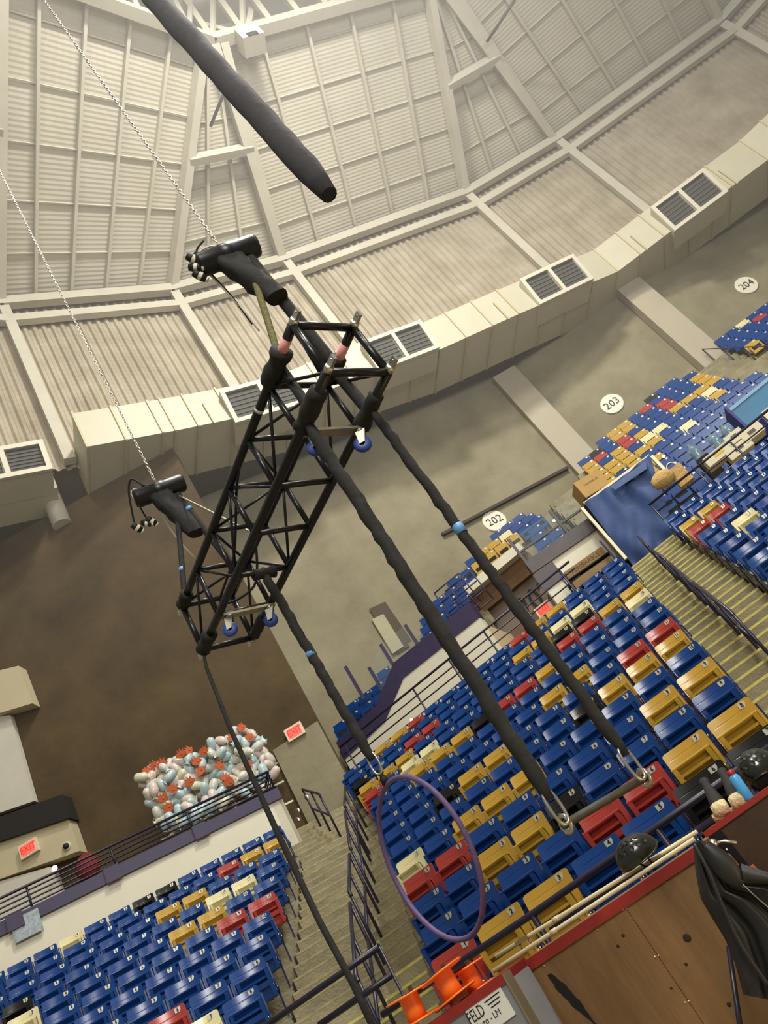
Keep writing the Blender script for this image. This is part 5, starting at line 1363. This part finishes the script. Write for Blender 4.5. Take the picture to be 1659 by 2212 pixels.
M_ORNG = mat('orange_reel_plastic', (255, 126, 40), .35, 0, .06, 8)
def reel(px, b, lab, s=1.0, tilt=0):
    c = fp(px[0], px[1], b); a = toC(c)[0]; up = (Zv + EC * tilt).normalized()
    o = empty('cable_reel', c, lab, 'cable reel', 'orange cable reels')
    for h, nm in ((.0, 'lower_flange'), (.125 * s, 'upper_flange')):
        mb = MB(); mb.lathe([(.02, 0), (.125 * s, 0), (.13 * s, .005), (.125 * s, .011), (.02, .011), (.02, 0)], c + up * h, up, 28); f = part(nm, mb, M_ORNG, o)
    mb = MB(); mb.lathe([(.0, .01), (.055 * s, .011), (.052 * s, .0625 * s), (.055 * s, .125 * s)], c, up, 20); part('hub', mb, M_ORNG, o)
    mb = MB(); mb.box(c + up * (.145 * s) + EC * .03 * s, EC * .011, NC * .008, up * .016); part('grip', mb, mat('reel_grip', (78, 56, 44), .6), o)
    mb = MB(); mb.lathe([(0, .0), (.02, .0), (.018, .014), (0, .0141)], c + up * (.125 * s), up, 12); part('hub_hole', mb, M_DARK, o)
    return c
reel((985, 2154), SB + .16, 'front orange cable reel, the middle of the three', 1.12, -.08)
reel((905, 2205), SB + .1, 'orange cable reel at the bottom edge, leftmost of the three', 1.1, .06)
reel((1030, 2140), SB + .36, 'orange cable reel partly hidden, rightmost of the three', 1.0, .02)

# two white pipes lying on the crate behind the helmet
M_PVC = mat('white_plastic_pipe', (222, 212, 172), .4, 0, .1, 12)
for k, (p, q, b, lab) in enumerate((((1071, 2066), (1506, 1796), 5.25, 'upper white plastic pole lying along the crate top'), ((1066, 2098), (1500, 1812), 5.02, 'lower white plastic pole lying along the red crate edge'))):
    A, Bq = fp(*p, b), fp(*q, b); mb = MB(); mb.tube([A, A.lerp(Bq, .33) , A.lerp(Bq, .66), Bq], .013, 10); o = mb.build('plastic_pole', M_PVC); tag(o, lab, 'pole')
    mb = MB(); mb.tube([A.lerp(Bq, .3), A.lerp(Bq, .33)], .017, 10); part('coupling', mb, M_PVC, o)
A = fp(1128, 2030, 5.25); mb = MB(); mb.box(A, EC * .05, NC * .02, Zv * .012); mb.tube([A - EC * .03, A - EC * .03 - Zv * .06], .008, 6); mb.tube([A + EC * .04, A + EC * .04 - Zv * .07], .008, 6); o = mb.build('pipe_clamp', M_ALU); tag(o, 'small metal clamp gripping the upper white pole', 'clamp')

# helmets
def helmet(px, b, r, lab, yaw):
    c = fp(px[0], px[1], b); o = empty('helmet', c, lab, 'helmet', 'black skate helmets'); f = Vector((math.cos(yaw), math.sin(yaw), 0)); s = Zv.cross(f); mb = MB(); G = []
    for i in range(13):
        ring = []
        for k in range(32):
            ph = 2 * math.pi * k / 32; lim = math.pi * (.50 + .09 * abs(math.sin(ph)) ** 2 - .05 * max(0, math.cos(ph)) ** 3 + .06 * max(0, -math.cos(ph))); th = lim * i / 12
            ring.append(c + f * r * 1.14 * math.sin(th) * math.cos(ph) + s * r * .92 * math.sin(th) * math.sin(ph) + Zv * r * (math.cos(th) * .98))
        G.append(ring + [ring[0]])
    mb.grid(G); mb.tube(G[-1][:-1], r * .045, 6, True); sh = part('shell', mb, mat('helmet_shell', (34, 36, 26), .2, 0, .2, 10, spec=.7), o)
    mb = MB(); mb.grid([[p * .93 + c * .07 for p in g] for g in G[::-1]][:7]); part('liner', mb, M_CLOTH, o, 'dark padding')
    tc = Vector((-c.x, -c.y, 0)).normalized(); sc = Zv.cross(tc)
    for i in range(9):
        row = i // 5; ph = (-.75 + .36 * (i % 5)) if row == 0 else (-.55 + .36 * (i % 5)); el = .42 if row == 0 else .85
        d = (tc * math.cos(el) * math.cos(ph) + sc * math.cos(el) * math.sin(ph) + Zv * math.sin(el)); dd = Vector((d.dot(f) * 1.14, d.dot(s) * .92, d.z * .98)); p_ = c + (f * dd.x + s * dd.y + Zv * dd.z) * r; q = MB()
        q.lathe([(0, .001), (r * .11, .001), (r * .125, .003), (r * .13, .0), (r * .12, -.006)], p_, d, 10); part('vent_hole', q, M_BLACK, sh)
    q = MB(); cable(q, [c + s * r * .85 - Zv * r * .2, c + f * r * .3 + s * r * .5 - Zv * r * .75, c + f * r * .35 - Zv * r * .8, c - s * r * .85 - Zv * r * .2], .006); part('chin_strap', q, M_BLACK, o, 'black chin strap')
helmet((1380, 1848), 5.12, .125, 'glossy black skate helmet on the red crate edge in the middle foreground', .3)
helmet((1642, 1664), 4.9, .12, 'glossy black skate helmet at the right edge of the photo', 1.2)

# two club torches with white taped heads, and a blue bottle
M_KNOB = mat('cream_taped_head', (214, 196, 150), .7, 0, .15, 25, .4, 60)
for k, (hp_, tp2, lab) in enumerate((((1558, 1748), (1522, 1690), 'left of two black handled clubs with cream taped heads'), ((1596, 1730), (1560, 1668), 'right of two black handled clubs with cream taped heads'))):
    b = KB + .1; h0, h1 = fp(*hp_, b), fp(*tp2, b + .2); d = (h1 - h0).normalized()
    o = empty('juggling_club', h0, lab, 'club', 'juggling clubs')
    xk = EC * .9 - Zv * .1
    mb = MB(); mb.lathe([(0, -.045), (.034, -.043), (.044, -.02), (.044, .02), (.038, .04), (.0, .042)], h0, xk, 18); part('head', mb, M_KNOB, o, 'cream taped head')
    if k == 0: mb = MB(); q_ = fp(1541, 1770, b); mb.lathe([(0, 0), (.022, .004), (.03, .05), (.012, .09), (.012, .12)], q_ , xk, 14); part('tip', mb, M_KNOB, o, 'cream tip')
    mb = MB(); mb.lathe([(.036, .02), (.04, .08), (.03, .16), (.022, .24), (.028, .27), (0, .275)], h0 - d * .01, d, 16); part('handle', mb, M_CLOTH, o, 'black cloth handle')
bt0, bt1 = fp(1620, 1728, KB + .08), fp(1596, 1694, KB + .08); d = (bt1 - bt0).normalized()
o = empty('bottle', bt0, 'blue drink bottle with a red cap between club and helmet', 'bottle')
mb = MB(); mb.lathe([(0, 0), (.026, 0), (.028, .01), (.028, .125), (.018, .14), (0, .14)], bt0, d, 18); part('body', mb, mat('bottle_blue', (74, 160, 220), .25), o)
mb = MB(); mb.lathe([(.019, .138), (.021, .14), (.021, .165), (0, .167)], bt0, d, 16); part('cap', mb, mat('bottle_cap_red', (150, 40, 34), .4), o, 'red cap')

# leather jacket hung from the crate corner
JB = 4.2
M_LEA = mat('black_leather', (40, 38, 37), .5, 0, .25, 8, .06, 22, spec=.5, rgb2=(24, 23, 23))
edgeL = [(1497, 1822), (1499, 1850), (1504, 1895), (1514, 1942), (1536, 1980), (1566, 2028), (1588, 2082), (1606, 2149)]
edgeR = [(1516, 1814), (1545, 1838), (1578, 1868), (1612, 1908), (1680, 1905), (1760, 1960), (1800, 2080), (1820, 2190)]
def samp(E, t):
    q = t * (len(E) - 1); i = min(int(q), len(E) - 2); return (lerp(E[i][0], E[i + 1][0], q - i), lerp(E[i][1], E[i + 1][1], q - i))
nu, nv = 22, 26; fr0, bk0 = [], []
for j in range(nv + 1):
    v = j / nv; a, b = samp(edgeL, v), samp(edgeR, v); rowf, rowb = [], []
    for i in range(nu + 1):
        u = i / nu; x, y = lerp(a[0], b[0], u), lerp(a[1], b[1], u)
        fold = .03 * math.sin(2 * math.pi * (3.4 * u + .3 * v) + .6) * (.2 + v) + .016 * math.sin(2 * math.pi * 7 * u + 3 * v) * (.15 + v)
        dep = JB - .05 * math.sin(math.pi * u) ** .6 + fold
        rowf.append(fp(x, y, dep)); rowb.append(fp(x, y, JB + .1 + .3 * fold))
    fr0.append(rowf); bk0.append(rowb)
jk = empty('leather_jacket', fp(1510, 1815, JB), 'black leather jacket hanging from the crate corner at lower right', 'jacket')
mb = MB(); mb.grid(fr0); mb.grid([r[::-1] for r in bk0])
rim = fr0[0] + [r[-1] for r in fr0[1:]] + fr0[-1][::-1][1:] + [r[0] for r in fr0[::-1]][1:-1]; rimb = bk0[0] + [r[-1] for r in bk0[1:]] + bk0[-1][::-1][1:] + [r[0] for r in bk0[::-1]][1:-1]
n = len(rim); mb.add(rim + rimb, [[i, (i + 1) % n, (i + 1) % n + n, i + n] for i in range(n)])
bodyj = part('body', mb, M_LEA, jk)
mb = MB(); cable(mb, [fp(1500, 1824, JB - .06), fp(1530, 1880, JB - .09), fp(1560, 1955, JB - .1), fp(1600, 2040, JB - .1), fp(1660, 2130, JB - .1)], .012); part('front_seam', mb, M_LEA, jk)
mb = MB(); G = []
for k in range(14):                       # collar and lapel
    t = k / 13; x, y = lerp(1520, 1600, t), lerp(1822, 1905, t); w = 14 + 16 * math.sin(math.pi * t); G.append([fp(x - w * .3, y + w, JB - .09), fp(x + w * .25, y + w * .3, JB - .13), fp(x + w * .7, y - w * .35, JB - .08)])
mb.grid(G); mb.grid([[p + NC * .012 for p in r][::-1] for r in G]); part('lapel', mb, M_LEA, jk)
mb = MB(); G = []
for k in range(10):
    t = k / 9; G.append([fp(lerp(1600, 1680, t), lerp(1870, 1895, t) - 4, JB - .06), fp(lerp(1606, 1690, t), lerp(1898, 1906, t), JB - .12), fp(lerp(1606, 1690, t), lerp(1912, 1910, t), JB - .06)])
mb.grid(G); mb.grid([[p + NC * .012 for p in r][::-1] for r in G]); part('collar', mb, M_LEA, jk)
mb = MB(); cable(mb, [fp(1565, 1870, JB - .1), fp(1620, 1925, JB - .13), fp(1660, 1960, JB - .13)], .003); part('zip', mb, M_CHR, jk, 'bright zip')
hk = fp(1542, 1822, JB + .05)
o = empty('latch_hook', hk, 'bright steel latch above the jacket collar', 'latch')
mb = MB(); mb.lathe([(0, 0), (.02, 0), (.024, .02), (.012, .04), (0, .04)], hk, -NC, 12); part('boss', mb, M_CHR, o); mb = MB(); mb.tube([hk, hk + EC * .05 - Zv * .02, hk + EC * .09 - Zv * .05], .009, 8); part('arm', mb, M_CHR, o)
mb = MB(); P, Q = fp(1574, 2046, CB - .12), fp(1602, 2240, CB - .45); mb.tube([P, Q], .013, 10); o = mb.build('purple_rod', M_PURPR); tag(o, 'slim purple rod leaning on the plywood beside the jacket', 'rod')
M_COP = mat('copper_strap', (178, 110, 72), .5)
for (p, q, lab) in (((1570, 1846), (1592, 1872), 'short copper coloured strap above the jacket collar'), ((1622, 1870), (1648, 1898), 'short pale brown strap right of the jacket collar')):
    mb = MB(); mb.beam(fp(*p, KB - .08), fp(*q, KB - .08), .025, .01, NC); o = mb.build('strap', M_COP); tag(o, lab, 'strap')

# thin show haze hanging under the dome
hz_m = bpy.data.materials.new('show_haze'); hz_m.use_nodes = True; nt = hz_m.node_tree; nt.nodes.clear()
ou = nt.nodes.new('ShaderNodeOutputMaterial'); vs_ = nt.nodes.new('ShaderNodeVolumeScatter'); vs_.inputs['Density'].default_value = .0065; vs_.inputs['Anisotropy'].default_value = .2
vs_.inputs['Color'].default_value = (1, 1, 1, 1); nt.links.new(vs_.outputs[0], ou.inputs['Volume'])
mb = MB(); pol = [v - (v - CEN).normalized() * .6 for v in RING[:8]]; mb.prism([p + Zv * 7 for p in [C(-15, -6, 0)] + pol + [C(18, -6, 0)]], (0, 0, 26)); o = mb.build('show_haze', hz_m); tag(o, 'thin pale haze hanging under the dome', 'haze', kind='stuff')
